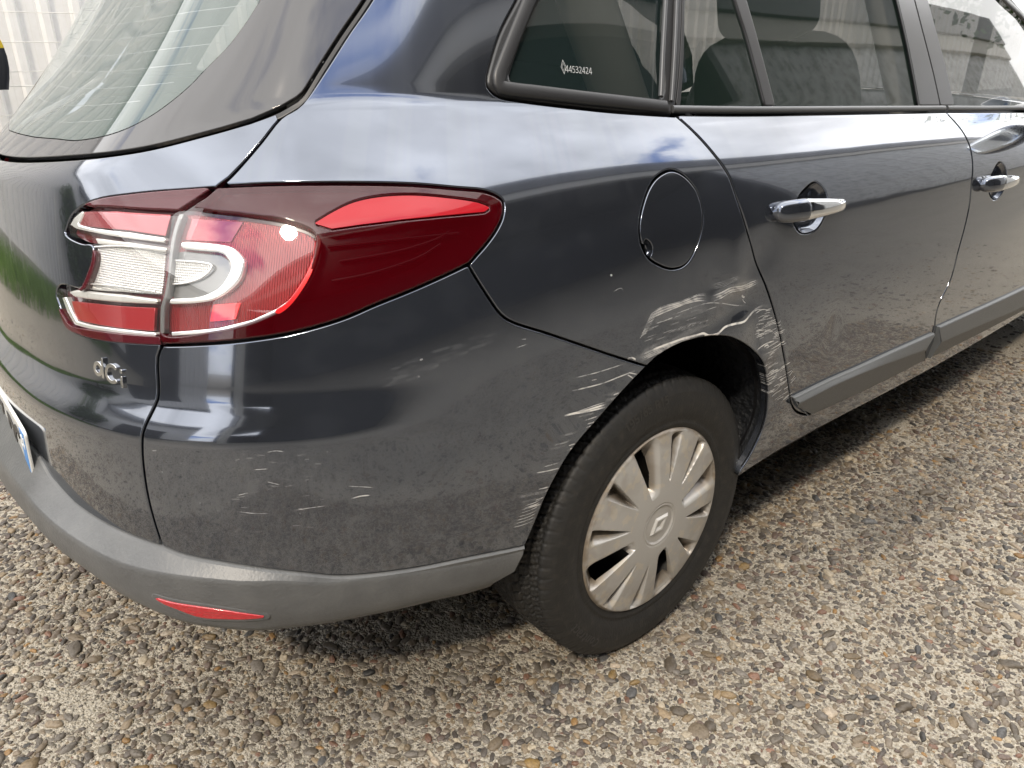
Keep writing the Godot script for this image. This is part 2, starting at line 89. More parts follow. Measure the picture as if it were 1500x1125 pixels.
	"set_5": [[2.4,0.09,1.018,0.759,1.049,0.764],[3.9,0.04,1.052,0.749,1.074,0.752],[3.3,0.04,1.049,0.760,1.075,0.763],[1.7,0.05,0.972,0.746,0.987,0.749],[2.7,0.05,1.102,0.771,1.121,0.773],[2.1,0.07,1.060,0.750,1.075,0.752],[3.9,0.03,1.096,0.761,1.117,0.763],[1.6,0.06,0.948,0.717,0.967,0.720],[1.7,0.03,1.105,0.767,1.124,0.769],[1.6,0.04,1.089,0.764,1.121,0.768],[2.1,0.05,0.947,0.728,0.959,0.730],[3.9,0.04,0.989,0.750,1.000,0.752],[1.7,0.05,1.022,0.749,1.044,0.753],[3.0,0.08,0.956,0.726,0.986,0.731],[2.7,0.06,0.974,0.747,0.996,0.751],[3.8,0.05,1.000,0.736,1.026,0.741],[1.8,0.05,1.012,0.734,1.027,0.736],[0.8,0.38,0.774,0.638,0.788,0.640,0.801,0.638],[0.8,0.38,0.726,0.571,0.745,0.576],[0.8,0.38,0.721,0.545,0.746,0.542,0.772,0.541],[0.8,0.38,0.805,0.544,0.828,0.546,0.854,0.547],[0.8,0.38,0.599,0.630,0.608,0.631],[0.8,0.38,0.753,0.612,0.776,0.613],[0.8,0.38,0.771,0.593,0.790,0.587],[0.6,0.15,0.724,0.539,0.739,0.539],[0.6,0.17,0.732,0.611,0.736,0.612],[0.6,0.09,0.756,0.635,0.768,0.634],[0.6,0.17,0.757,0.594,0.762,0.594],[0.6,0.22,0.816,0.566,0.831,0.567],[0.6,0.22,0.795,0.584,0.808,0.585],[0.6,0.26,0.811,0.547,0.818,0.546],[0.6,0.14,0.741,0.635,0.746,0.636],[0.6,0.20,0.761,0.635,0.774,0.633],[0.6,0.27,0.729,0.626,0.737,0.629],[0.6,0.16,0.802,0.611,0.811,0.611],[0.6,0.24,0.717,0.565,0.732,0.565],[0.6,0.18,0.792,0.620,0.804,0.622],[0.6,0.28,0.827,0.624,0.834,0.624],[0.6,0.29,0.776,0.585,0.789,0.585],[0.6,0.26,0.844,0.558,0.849,0.558]],
	"set_6": [[0.6,0.21,0.715,0.510,0.719,0.511],[0.6,0.14,0.835,0.587,0.841,0.586],[0.6,0.13,0.794,0.595,0.807,0.594],[0.6,0.27,0.743,0.510,0.757,0.511],[0.6,0.19,0.775,0.624,0.789,0.622],[0.6,0.28,0.745,0.630,0.758,0.630],[0.6,0.27,0.825,0.597,0.837,0.597],[0.6,0.19,0.825,0.590,0.828,0.591],[0.6,0.09,0.744,0.592,0.751,0.592],[0.6,0.17,0.769,0.580,0.781,0.583],[0.6,0.23,0.820,0.514,0.832,0.513],[0.6,0.23,0.825,0.592,0.836,0.592],[0.6,0.16,0.761,0.633,0.765,0.634],[0.6,0.28,0.815,0.544,0.822,0.543],[0.6,0.23,0.817,0.631,0.830,0.632],[0.6,0.24,0.834,0.546,0.848,0.546],[0.6,0.13,0.745,0.575,0.760,0.578],[0.6,0.17,0.791,0.590,0.794,0.590],[0.6,0.21,0.799,0.519,0.814,0.518],[0.6,0.24,0.729,0.551,0.740,0.552],[0.6,0.14,0.838,0.611,0.845,0.611],[0.6,0.25,0.840,0.616,0.851,0.615],[0.6,0.27,0.724,0.568,0.739,0.570],[0.6,0.28,0.774,0.587,0.784,0.586],[0.6,0.39,0.668,0.555,0.669,0.556],[0.6,0.27,0.597,0.621,0.598,0.621],[0.6,0.28,0.646,0.617,0.647,0.616],[0.6,0.12,0.782,0.539,0.783,0.538],[0.6,0.20,0.817,0.498,0.818,0.497],[0.6,0.17,0.766,0.507,0.766,0.506],[0.6,0.13,0.826,0.575,0.827,0.575],[0.6,0.15,0.640,0.630,0.641,0.630],[0.6,0.32,0.606,0.522,0.607,0.521],[0.6,0.38,0.813,0.539,0.814,0.537],[0.6,0.13,0.759,0.501,0.760,0.501],[0.6,0.21,0.607,0.609,0.608,0.609],[0.6,0.13,0.779,0.536,0.780,0.536],[0.6,0.14,0.747,0.595,0.748,0.594],[0.6,0.25,0.694,0.545,0.695,0.544],[0.6,0.33,0.859,0.633,0.860,0.632]],
	"set_7": [[0.6,0.24,0.682,0.631,0.683,0.631],[0.6,0.21,0.791,0.507,0.792,0.507],[0.6,0.34,0.729,0.545,0.730,0.544],[0.6,0.35,0.678,0.598,0.679,0.597],[0.6,0.17,0.597,0.574,0.598,0.574],[0.6,0.13,0.608,0.599,0.610,0.599],[0.6,0.22,0.864,0.560,0.865,0.559],[0.6,0.34,0.613,0.587,0.614,0.588],[0.6,0.10,0.808,0.594,0.809,0.594],[0.6,0.26,0.724,0.593,0.725,0.594],[0.6,0.23,0.638,0.491,0.639,0.491],[0.6,0.39,0.612,0.599,0.613,0.598],[0.6,0.22,0.742,0.642,0.743,0.641],[0.6,0.37,0.713,0.560,0.714,0.560],[6.5,0.07,1.415,0.753,1.479,0.757,1.535,0.759,1.566,0.759],[7.1,0.10,1.416,0.739,1.479,0.755,1.535,0.757,1.566,0.757],[7.3,0.14,1.416,0.748,1.479,0.754,1.535,0.755,1.566,0.756],[8.0,0.13,1.417,0.740,1.480,0.752,1.535,0.754,1.566,0.754],[4.6,0.13,1.417,0.748,1.480,0.751,1.535,0.752,1.567,0.753],[7.9,0.15,1.418,0.752,1.480,0.749,1.535,0.750,1.567,0.751],[5.7,0.09,1.419,0.748,1.480,0.747,1.536,0.748,1.567,0.750],[5.1,0.12,1.419,0.754,1.480,0.746,1.536,0.746,1.567,0.748],[4.7,0.11,1.420,0.755,1.480,0.744,1.536,0.744,1.567,0.746],[5.5,0.14,1.421,0.742,1.480,0.743,1.536,0.743,1.567,0.745],[4.8,0.07,1.422,0.744,1.480,0.741,1.536,0.741,1.568,0.743],[7.8,0.12,1.422,0.755,1.481,0.740,1.537,0.739,1.568,0.741],[4.9,0.15,1.572,0.759,1.620,0.765,1.666,0.763,1.714,0.763],[7.8,0.08,1.572,0.758,1.620,0.764,1.666,0.761,1.714,0.762],[4.7,0.11,1.573,0.756,1.620,0.762,1.666,0.760,1.715,0.761],[5.1,0.14,1.573,0.754,1.620,0.760,1.667,0.759,1.715,0.760],[5.5,0.14,1.573,0.753,1.621,0.759,1.667,0.757,1.715,0.759],[4.6,0.12,1.573,0.751,1.621,0.757,1.667,0.756,1.715,0.758],[7.9,0.14,1.573,0.750,1.621,0.755,1.667,0.755,1.715,0.757],[4.4,0.09,1.573,0.748,1.621,0.754,1.667,0.753,1.715,0.756],[6.6,0.11,1.574,0.746,1.621,0.752,1.668,0.752,1.715,0.755],[5.5,0.12,1.574,0.745,1.622,0.750,1.668,0.751,1.716,0.754],[4.0,0.11,1.807,0.565,1.821,0.567,1.837,0.569],[5.9,0.07,1.763,0.628,1.776,0.630,1.792,0.632],[3.0,0.12,1.787,0.587,1.800,0.589,1.816,0.591],[5.4,0.12,1.772,0.601,1.785,0.603,1.801,0.605]],
	"set_8": [[3.2,0.09,1.748,0.664,1.760,0.666,1.775,0.669],[4.2,0.10,1.744,0.620,1.757,0.621,1.772,0.624],[4.5,0.10,1.811,0.552,1.825,0.553,1.842,0.555],[6.8,0.14,1.817,0.541,1.831,0.542,1.847,0.544],[6.7,0.07,1.748,0.626,1.761,0.627,1.776,0.630],[5.1,0.09,1.786,0.593,1.799,0.594,1.815,0.597],[5.2,0.13,1.802,0.508,1.816,0.510,1.832,0.511],[5.0,0.11,1.746,0.652,1.759,0.654,1.774,0.656],[3.2,0.07,1.755,0.639,1.768,0.641,1.784,0.643],[6.9,0.08,1.750,0.619,1.763,0.620,1.778,0.623],[6.0,0.08,1.776,0.623,1.789,0.625,1.804,0.627],[4.6,0.11,1.811,0.522,1.824,0.524,1.841,0.526],[6.5,0.10,1.749,0.634,1.762,0.636,1.777,0.638],[3.5,0.06,1.794,0.516,1.807,0.517,1.824,0.519],[3.0,0.06,1.800,0.541,1.813,0.542,1.830,0.544],[6.5,0.06,1.803,0.525,1.817,0.527,1.834,0.529],[5.9,0.11,1.766,0.575,1.779,0.576,1.795,0.578],[6.8,0.07,1.773,0.569,1.786,0.571,1.802,0.573],[3.4,0.07,1.757,0.661,1.769,0.663,1.785,0.665],[6.6,0.12,1.782,0.592,1.796,0.593,1.812,0.596],[6.4,0.07,1.755,0.661,1.768,0.662,1.783,0.665],[4.2,0.06,1.786,0.542,1.799,0.543,1.815,0.545],[4.7,0.14,1.484,0.696,1.507,0.698,1.532,0.699],[2.8,0.19,1.407,0.693,1.429,0.696,1.451,0.697],[3.1,0.09,1.413,0.695,1.435,0.698,1.457,0.699],[4.0,0.10,1.441,0.690,1.463,0.693,1.487,0.694],[4.1,0.13,1.405,0.689,1.427,0.691,1.449,0.692],[2.4,0.11,1.460,0.688,1.483,0.690,1.507,0.691],[4.7,0.15,1.449,0.692,1.472,0.695,1.496,0.696],[4.4,0.18,1.471,0.696,1.494,0.698,1.518,0.699],[2.8,0.12,1.424,0.696,1.446,0.699,1.469,0.700],[3.9,0.16,1.501,0.701,1.525,0.703,1.550,0.704],[4.3,0.12,1.510,0.704,1.534,0.706,1.559,0.707],[4.5,0.15,1.401,0.686,1.423,0.689,1.445,0.690],[3.2,0.16,1.395,0.681,1.416,0.683,1.439,0.684],[3.2,0.12,1.479,0.699,1.502,0.702,1.527,0.702],[2.5,0.18,1.336,0.630,1.359,0.628,1.377,0.629],[1.7,0.14,1.204,0.492,1.224,0.490,1.240,0.490],[2.8,0.20,1.160,0.488,1.179,0.486,1.195,0.487],[1.6,0.11,1.318,0.632,1.340,0.631,1.357,0.632]],
	"set_9": [[1.4,0.20,1.244,0.550,1.265,0.548,1.282,0.548],[2.0,0.12,1.155,0.492,1.174,0.490,1.189,0.491],[2.2,0.12,1.218,0.511,1.239,0.509,1.255,0.509],[2.0,0.15,1.163,0.477,1.183,0.475,1.199,0.475],[2.0,0.14,1.216,0.561,1.236,0.559,1.252,0.560],[1.9,0.23,1.224,0.566,1.245,0.565,1.261,0.566],[2.7,0.21,1.184,0.486,1.204,0.484,1.220,0.485],[2.9,0.19,1.329,0.622,1.352,0.620,1.369,0.621],[2.2,0.20,1.236,0.579,1.257,0.578,1.273,0.578],[1.7,0.19,1.271,0.605,1.292,0.604,1.309,0.604],[1.4,0.14,1.198,0.519,1.218,0.517,1.234,0.518],[1.4,0.30,1.203,0.532,1.223,0.531,1.239,0.531],[0.8,0.26,1.417,0.730,1.428,0.731,1.443,0.732],[0.9,0.32,1.501,0.706,1.512,0.707,1.529,0.708],[0.9,0.24,1.414,0.715,1.425,0.716,1.439,0.717],[0.8,0.34,1.406,0.709,1.417,0.710,1.431,0.711],[1.1,0.27,1.451,0.715,1.463,0.716,1.478,0.717],[0.9,0.23,1.547,0.704,1.559,0.705,1.576,0.705],[1.0,0.25,1.544,0.734,1.556,0.735,1.573,0.736],[1.1,0.34,1.562,0.735,1.575,0.736,1.592,0.736],[1.2,0.23,1.516,0.739,1.528,0.740,1.545,0.741],[1.0,0.36,1.542,0.714,1.554,0.715,1.571,0.715],[1.1,0.28,1.508,0.726,1.520,0.727,1.537,0.728],[1.1,0.19,1.516,0.715,1.528,0.716,1.544,0.717],[1.1,0.34,1.476,0.738,1.487,0.739,1.503,0.740],[1.0,0.27,1.536,0.738,1.548,0.739,1.565,0.739],[1.2,0.36,1.415,0.729,1.426,0.730,1.441,0.731],[1.1,0.25,1.436,0.706,1.447,0.707,1.462,0.708],[0.9,0.15,1.502,0.730,1.514,0.731,1.531,0.732],[1.1,0.28,1.506,0.717,1.518,0.718,1.534,0.718],[1.1,0.24,1.467,0.726,1.478,0.727,1.494,0.728],[1.0,0.32,1.496,0.710,1.508,0.711,1.524,0.711],[1.1,0.19,1.406,0.726,1.417,0.727,1.431,0.728],[1.1,0.18,1.405,0.735,1.416,0.736,1.430,0.737]],
}


const PLAN := [-.93, 0, -.925, .16, -.908, .32, -.872, .47, -.808, .60, -.715, .70, -.60, .768, -.45, .820, -.27, .858, -.05, .885, .25, .900, .65, .906, 1.1, .906, 1.6, .898, 2.1, .88, 2.6, .85, 3.0, .80, 3.25, .72, 3.44, .56, 3.54, .30, 3.57, 0]
const DS := 0.01
const DY := 0.004
const Y0 := 0.15
const NS := 580
const NY := 326
var base_p := PackedVector2Array()   # plan of the body, (x, z)
var inward := PackedVector2Array()
var inset := PackedFloat32Array()
var body_n := PackedVector3Array()
var M := {}
var used := {}
var rng := RandomNumberGenerator.new()

# ---------------------------------------------------------------- mesh builder
class MB:
	var v := PackedVector3Array()
	var n := PackedVector3Array()
	var t := PackedVector2Array()
	var c := PackedColorArray()
	var tint := Color.WHITE
	var coloured := false
	func tri(a: Vector3, b: Vector3, d: Vector3, na: Vector3, nb: Vector3, nd: Vector3, ua := Vector2.ZERO, ub := Vector2.ZERO, ud := Vector2.ZERO, ca = null, cb = null, cd = null) -> void:
		var g := (b - a).cross(d - a)
		if g.length_squared() < 1e-18:
			return
		if g.dot(na + nb + nd) < 0.0:
			v.append(a); v.append(b); v.append(d)
			n.append(na); n.append(nb); n.append(nd)
			t.append(ua); t.append(ub); t.append(ud)
			c.append(ca if ca != null else tint); c.append(cb if cb != null else tint); c.append(cd if cd != null else tint)
		else:
			v.append(a); v.append(d); v.append(b)
			n.append(na); n.append(nd); n.append(nb)
			t.append(ua); t.append(ud); t.append(ub)
			c.append(ca if ca != null else tint); c.append(cd if cd != null else tint); c.append(cb if cb != null else tint)
	func quad(a: Vector3, b: Vector3, d: Vector3, e: Vector3, out := Vector3.ZERO) -> void:
		var g := (b - a).cross(d - a)
		if g.length_squared() < 1e-16:
			g = (d - a).cross(e - a)
		g = g.normalized()
		if out != Vector3.ZERO and g.dot(out) < 0.0:
			g = -g
		tri(a, b, d, g, g, g, Vector2(0, 0), Vector2(1, 0), Vector2(1, 1))
		tri(a, d, e, g, g, g, Vector2(0, 0), Vector2(1, 1), Vector2(0, 1))
	func box(lo: Vector3, hi: Vector3, xf := Transform3D()) -> void:
		var p := []
		for i in 8:
			p.append(xf * Vector3(hi.x if i & 1 else lo.x, hi.y if i & 2 else lo.y, hi.z if i & 4 else lo.z))
		var m: Vector3 = xf * ((lo + hi) / 2)
		for f in [[0, 1, 3, 2], [4, 5, 7, 6], [0, 1, 5, 4], [2, 3, 7, 6], [0, 2, 6, 4], [1, 3, 7, 5]]:
			var q: Vector3 = (p[f[0]] + p[f[1]] + p[f[2]] + p[f[3]]) / 4
			quad(p[f[0]], p[f[1]], p[f[2]], p[f[3]], q - m)
	# a sheet of rows of points, smooth
	func loft(rows: Array, out := Vector3.ZERO, close := false, uvs := false, cols := []) -> void:
		var nr := rows.size()
		var nc: int = rows[0].size()
		var N := []
		for i in nr:
			var line := PackedVector3Array()
			for j in nc:
				var i0: int = maxi(i - 1, 0)
				var i1: int = mini(i + 1, nr - 1)
				var j0: int = posmod(j - 1, nc - 1) if close else maxi(j - 1, 0)
				var j1: int = posmod(j + 1, nc - 1) if close else mini(j + 1, nc - 1)
				if close and j == nc - 1:
					j0 = nc - 2
					j1 = 1
				var g: Vector3 = (rows[i1][j] - rows[i0][j]).cross(rows[i][j1] - rows[i][j0])
				line.append(g.normalized() if g.length_squared() > 1e-20 else Vector3.ZERO)
			N.append(line)
		var sgn := 1.0
		if out != Vector3.ZERO:
			var s := 0.0
			for i in nr:
				for j in nc:
					s += N[i][j].dot(out)
			sgn = -1.0 if s < 0.0 else 1.0
		for i in nr - 1:
			for j in nc - 1:
				var a: Vector3 = N[i][j] * sgn
				var b: Vector3 = N[i + 1][j] * sgn
				var d: Vector3 = N[i + 1][j + 1] * sgn
				var e: Vector3 = N[i][j + 1] * sgn
				var ua := Vector2(float(j) / (nc - 1), float(i) / (nr - 1))
				var ud := Vector2(float(j + 1) / (nc - 1), float(i + 1) / (nr - 1))
				if cols.size():
					tri(rows[i][j], rows[i + 1][j], rows[i + 1][j + 1], a, b, d, ua, Vector2(ua.x, ud.y), ud, cols[i][j], cols[i + 1][j], cols[i + 1][j + 1])
					tri(rows[i][j], rows[i + 1][j + 1], rows[i][j + 1], a, d, e, ua, ud, Vector2(ud.x, ua.y), cols[i][j], cols[i + 1][j + 1], cols[i][j + 1])
				else:
					tri(rows[i][j], rows[i + 1][j], rows[i + 1][j + 1], a, b, d, ua, Vector2(ua.x, ud.y), ud)
					tri(rows[i][j], rows[i + 1][j + 1], rows[i][j + 1], a, d, e, ua, ud, Vector2(ud.x, ua.y))
	func tube(pts: Array, r: float, sides := 8, flat := 1.0) -> void:
		var rows := []
		for i in pts.size():
			var d: Vector3 = (pts[mini(i + 1, pts.size() - 1)] - pts[maxi(i - 1, 0)]).normalized()
			var u := d.cross(Vector3(0.31, 0.9, 0.2)).normalized()
			var w := d.cross(u)
			var ring := PackedVector3Array()
			for k in sides + 1:
				var a := TAU * k / sides
				ring.append(pts[i] + (u * cos(a) + w * sin(a) * flat) * r)
			rows.append(ring)
		for i in rows.size() - 1:
			for k in sides:
				var o0: Vector3 = (rows[i][k] - pts[i]).normalized()
				var o1: Vector3 = (rows[i][k + 1] - pts[i]).normalized()
				var o2: Vector3 = (rows[i + 1][k + 1] - pts[i + 1]).normalized()
				var o3: Vector3 = (rows[i + 1][k] - pts[i + 1]).normalized()
				tri(rows[i][k], rows[i][k + 1], rows[i + 1][k + 1], o0, o1, o2)
				tri(rows[i][k], rows[i + 1][k + 1], rows[i + 1][k], o0, o2, o3)
		for e in [0, rows.size() - 1]:
			var m: Vector3 = pts[e]
			var d: Vector3 = (m - pts[1 if e == 0 else e - 1]).normalized()
			for k in sides:
				tri(m, rows[e][k], rows[e][k + 1], d, d, d)
	# superellipsoid: a cushion with rounded edges
	func cushion(size: Vector3, xf := Transform3D(), p := 0.45, nu := 28, nv := 18) -> void:
		var rows := []
		for i in nv + 1:
			var la := -PI / 2 + PI * i / nv
			var ring := PackedVector3Array()
			for j in nu + 1:
				var lo := TAU * j / nu
				var cl := pow(absf(cos(la)), p)
				ring.append(xf * (Vector3(cl * signf(cos(lo)) * pow(absf(cos(lo)), p), signf(sin(la)) * pow(absf(sin(la)), p), cl * signf(sin(lo)) * pow(absf(sin(lo)), p)) * size * 0.5))
			rows.append(ring)
		var at := v.size()
		loft(rows, Vector3.ZERO, true)
		var m: Vector3 = xf.origin
		var s := 0.0
		for i in range(at, v.size()):
			s += (v[i] - m).dot(n[i])
		if s < 0:
			for i in range(at, v.size(), 3):
				var q := v[i + 1]; v[i + 1] = v[i + 2]; v[i + 2] = q
				var w := n[i + 1]; n[i + 1] = n[i + 2]; n[i + 2] = w
				for k in 3:
					n[i + k] = -n[i + k]
	func mesh() -> ArrayMesh:
		var a := []
		a.resize(Mesh.ARRAY_MAX)
		a[Mesh.ARRAY_VERTEX] = v
		a[Mesh.ARRAY_NORMAL] = n
		a[Mesh.ARRAY_TEX_UV] = t
		if coloured:
			a[Mesh.ARRAY_COLOR] = c
		var am := ArrayMesh.new()
		am.add_surface_from_arrays(Mesh.PRIMITIVE_TRIANGLES, a)
		return am

# ---------------------------------------------------------------- naming
func numbered(called: String) -> String:
	var k: int = used.get(called, 0)
	used[called] = k + 1
	return called if k == 0 else "%s_%03d" % [called, k]

func obj(called: String, what, mat: Material, parent: Node = null) -> MeshInstance3D:
	var o := MeshInstance3D.new()
	if what is MB and what.v.is_empty():
		print("EMPTY ", called)
	o.mesh = what.mesh() if what is MB else what
	o.material_override = mat
	o.cast_shadow = GeometryInstance3D.SHADOW_CASTING_SETTING_ON
	if parent == null:
		o.name = numbered(called)
		add_child(o)
	else:
		o.name = called
		var k := 0
		while parent.has_node(NodePath(o.name)):
			k += 1
			o.name = "%s_%03d" % [called, k]
		parent.add_child(o, true)
	return o

func tag(o: Node, label: String, category: String, group := "") -> Node:
	o.set_meta("label", label)
	o.set_meta("category", category)
	if group:
		o.set_meta("group", group)
	return o

func thing(called: String, label: String, category: String, at := Vector3.ZERO, group := "") -> Node3D:
	var o := Node3D.new()
	o.name = numbered(called)
	add_child(o)
	o.position = at
	tag(o, label, category, group)
	return o

func part(called: String, parent: Node) -> Node3D:
	var o := Node3D.new()
	o.name = called
	var k := 0
	while parent.has_node(NodePath(o.name)):
		k += 1
		o.name = "%s_%03d" % [called, k]
	parent.add_child(o, true)
	return o

# ---------------------------------------------------------------- curves
func hermite(xs: Array, ys: Array, x: float) -> float:
	var n := xs.size()
	x = clampf(x, xs[0], xs[n - 1])
	var i := 0
	while i < n - 2 and x >= xs[i + 1]:
		i += 1
	var h: float = xs[i + 1] - xs[i]
	var t: float = (x - xs[i]) / h
	var m0: float = (ys[i + 1] - ys[i]) / h if i == 0 else (ys[i + 1] - ys[i - 1]) / (xs[i + 1] - xs[i - 1])
	var m1: float = (ys[i + 1] - ys[i]) / h if i + 1 == n - 1 else (ys[i + 2] - ys[i]) / (xs[i + 2] - xs[i])
	return (2 * t * t * t - 3 * t * t + 1) * ys[i] + (t * t * t - 2 * t * t + t) * m0 * h + (3 * t * t - 2 * t * t * t) * ys[i + 1] + (t * t * t - t * t) * m1 * h

func lerp_list(xs: Array, ys: Array, x: float) -> float:
	if x <= xs[0]:
		return ys[0]
	for i in xs.size() - 1:
		if x <= xs[i + 1]:
			return lerpf(ys[i], ys[i + 1], smoothstep(0.0, 1.0, (x - xs[i]) / (xs[i + 1] - xs[i])) * 0.5 + 0.5 * (x - xs[i]) / (xs[i + 1] - xs[i]))
	return ys[-1]

func smooth_line(a: PackedFloat32Array, k: PackedFloat32Array) -> PackedFloat32Array:
	var n := a.size()
	var r: int = k.size() / 2
	var o := PackedFloat32Array()
	o.resize(n)
	for i in n:
		var s := 0.0
		for j in k.size():
			s += k[j] * a[clampi(i + j - r, 0, n - 1)]
		o[i] = s
	return o

func bell(r: int, sigma: float) -> PackedFloat32Array:
	var k := PackedFloat32Array()
	var t := 0.0
	for i in range(-r, r + 1):
		k.append(exp(-0.5 * (i / sigma) * (i / sigma)))
		t += k[-1]
	for i in k.size():
		k[i] /= t
	return k

func cv(called: String) -> PackedVector2Array:
	var o := PackedVector2Array()
	var a: Array = CURVES[called]
	for i in range(0, a.size(), 2):
		o.append(Vector2(a[i], a[i + 1]))
	return o

# rounds off a list of points with a spline
func spline(p: PackedVector2Array, step := 0.012, closed := false) -> PackedVector2Array:
	var o := PackedVector2Array()
	var n := p.size()
	for i in (n if closed else n - 1):
		var a := p[i]
		var b := p[(i + 1) % n]
		var z := p[posmod(i - 1, n)] if closed or i > 0 else a - (b - a)
		var c := p[(i + 2) % n] if closed or i + 2 < n else b + (b - a)
		var k := maxi(1, int(ceil(a.distance_to(b) / step)))
		for j in k:
			o.append(a.cubic_interpolate(b, z, c, float(j) / k))
	if not closed:
		o.append(p[n - 1])
	return o

func rev(p: PackedVector2Array) -> PackedVector2Array:
	var o := p.duplicate()
	o.reverse()
	return o

func mirrored(p: PackedVector2Array) -> PackedVector2Array:
	var o := PackedVector2Array()
	for q in p:
		o.append(Vector2(-q.x, q.y))
	return o

func joined(list: Array) -> PackedVector2Array:
	var o := PackedVector2Array()
	for p in list:
		for q in p:
			if o.is_empty() or o[-1].distance_to(q) > 0.0012:
				o.append(q)
	while o.size() > 3 and o[0].distance_to(o[-1]) < 0.0012:
		o.remove_at(o.size() - 1)
	return o

func v2(a: Array) -> PackedVector2Array:
	var o := PackedVector2Array()
	for i in range(0, a.size(), 2):
		o.append(Vector2(a[i], a[i + 1]))
	return o

# ---------------------------------------------------------------- the body's surface: s runs along the car's side from the middle of its tail, y is height
func build_body() -> void:
	var full := []
	var k: int = PLAN.size() / 2
	for i in range(k - 1, 0, -1):
		full.append(Vector2(PLAN[2 * i], -PLAN[2 * i + 1]))
	for i in k:
		full.append(Vector2(PLAN[2 * i], PLAN[2 * i + 1]))
	var ts := [0.0]
	var xs := [full[0].x]
	var zs := [full[0].y]
	for i in range(1, full.size()):
		ts.append(ts[-1] + full[i].distance_to(full[i - 1]))
		xs.append(full[i].x)
		zs.append(full[i].y)
	var mid: float = ts[k - 1]
	var pts := PackedVector2Array()
	var arc := PackedFloat32Array()
	var steps := 3200
	var span: float = ts[-1] - mid
	for i in steps + 1:
		var t := mid + span * i / steps
		var p := Vector2(hermite(ts, xs, t), hermite(ts, zs, t))
		arc.append(0.0 if i == 0 else arc[-1] + p.distance_to(pts[-1]))
		pts.append(p)
	var raw := PackedVector2Array()
	var at := 0
	for i in NS:
		var s := minf(i * DS, arc[-1])
		while at < steps - 1 and arc[at + 1] < s:
			at += 1
		raw.append(pts[at].lerp(pts[at + 1], (s - arc[at]) / maxf(arc[at + 1] - arc[at], 1e-9)))
	var kb := bell(14, 5.0)
	for i in NS:
		var p := Vector2.ZERO
		for j in kb.size():
			var q := i + j - 14
			var r := raw[mini(absi(q), NS - 1)]
			p += kb[j] * (Vector2(r.x, -r.y) if q < 0 else r)
		if i > NS - 16:
			p = raw[i]
		base_p.append(p)
	var ang := PackedFloat32Array()
	for i in NS:
		ang.append(PI / 2 * clampf(i * DS / 1.75, 0, 1) + PI / 2 * clampf((i * DS - 3.5) / 2.0, 0, 1))
	var ka := bell(24, 12.0)
	var lean := PackedFloat32Array()
	for i in NS:
		var s := 0.0
		for j in ka.size():
			var q := i + j - 24
			s += ka[j] * (-ang[-q] if q < 0 else ang[mini(q, NS - 1)])
		lean.append(s)
	var dots := PackedFloat32Array()
	for i in NS:
		inward.append(Vector2(cos(lean[i]), -sin(lean[i])))
		var tg := (base_p[mini(i + 1, NS - 1)] - base_p[maxi(i - 1, 0)]).normalized()
		if i == 0:
			tg = Vector2(0, 1)
		dots.append(maxf(0.5, -(inward[i].dot(Vector2(-tg.y, tg.x)))))
	# tilt of the surface
	var ss := []
	var rows := []
	var tilts := []
	for st in STATIONS:
		ss.append(st[0])
	for c in 7:
		rows.append(STATIONS.map(func(st): return st[1][c]))
	for c in 12:
		tilts.append(STATIONS.map(func(st): return st[2][c]))
	var th := []
	var ky := bell(6, 1.6)
	for i in NS:
		var s := i * DS
		var r := []
		var t := []
		for c in 7:
			r.append(hermite(ss, rows[c], s))
		for c in 12:
			t.append(hermite(ss, tilts[c], s))
		var line := PackedFloat32Array()
		line.resize(NY)
		var at_y := func(y: float) -> float:
			var seg := 0
			while seg < 5 and y > r[seg + 1]:
				seg += 1
			return lerpf(t[2 * seg], t[2 * seg + 1], clampf((y - r[seg]) / (r[seg + 1] - r[seg]), 0, 1))
		for j in NY:
			var y := Y0 + j * DY
			var near := false
			for c in range(1, 6):
				if absf(y - r[c]) < DY:
					near = true
			if near:
				var sum := 0.0
				for q in 16:
					sum += at_y.call(y + ((q + 0.5) / 16.0 - 0.5) * DY)
				line[j] = sum / 16.0
			else:
				line[j] = at_y.call(y)
		th.append(smooth_line(line, ky))
	var ks := bell(8, 3.0)
	inset.resize(NS * NY)
	var wave := FastNoiseLite.new()
	wave.seed = 4
	wave.frequency = 1.0
	wave.fractal_octaves = 2
	for i in NS:
		var slope := PackedFloat32Array()
		slope.resize(NY)
		for j in ks.size():
			var line: PackedFloat32Array = th[clampi(absi(i + j - 8), 0, NS - 1)]
			for y in NY:
				slope[y] += ks[j] * line[y]
		var d := 0.0
		var zero := 0.0
		var prev := 0.0
		for j in NY:
			var here := tan(deg_to_rad(slope[j])) / dots[i]
			if j:
				d += (here + prev) / 2 * DY
			prev = here
			inset[i * NY + j] = d
			if j == 100:
				zero = d
		for j in NY:
			var s := i * DS
			var y := Y0 + j * DY
			var e := -zero
			for b in DENTS:
				var u: float = (s - b[0]) * cos(b[4]) + (y - b[1]) * sin(b[4])
				var w: float = -(s - b[0]) * sin(b[4]) + (y - b[1]) * cos(b[4])
				var q: float = u * u / (b[2] * b[2]) + w * w / (b[3] * b[3])
				if q < 9.0:
					e += b[5] * exp(-q)
			var calm := 1.0 - 0.95 * smoothstep(0.98, 1.06, y)
			e += calm * (0.00004 * wave.get_noise_2d(s * 9.0, y * 12.0) + 0.00016 * wave.get_noise_2d(s * 2.6 + 7.0, y * 3.2))
			inset[i * NY + j] += e
	var P := PackedVector3Array()
	P.resize(NS * NY)
	for i in NS:
		for j in NY:
			var q := base_p[i] + inward[i] * inset[i * NY + j]
			P[i * NY + j] = Vector3(q.x, Y0 + j * DY, q.y)
	body_n.resize(NS * NY)
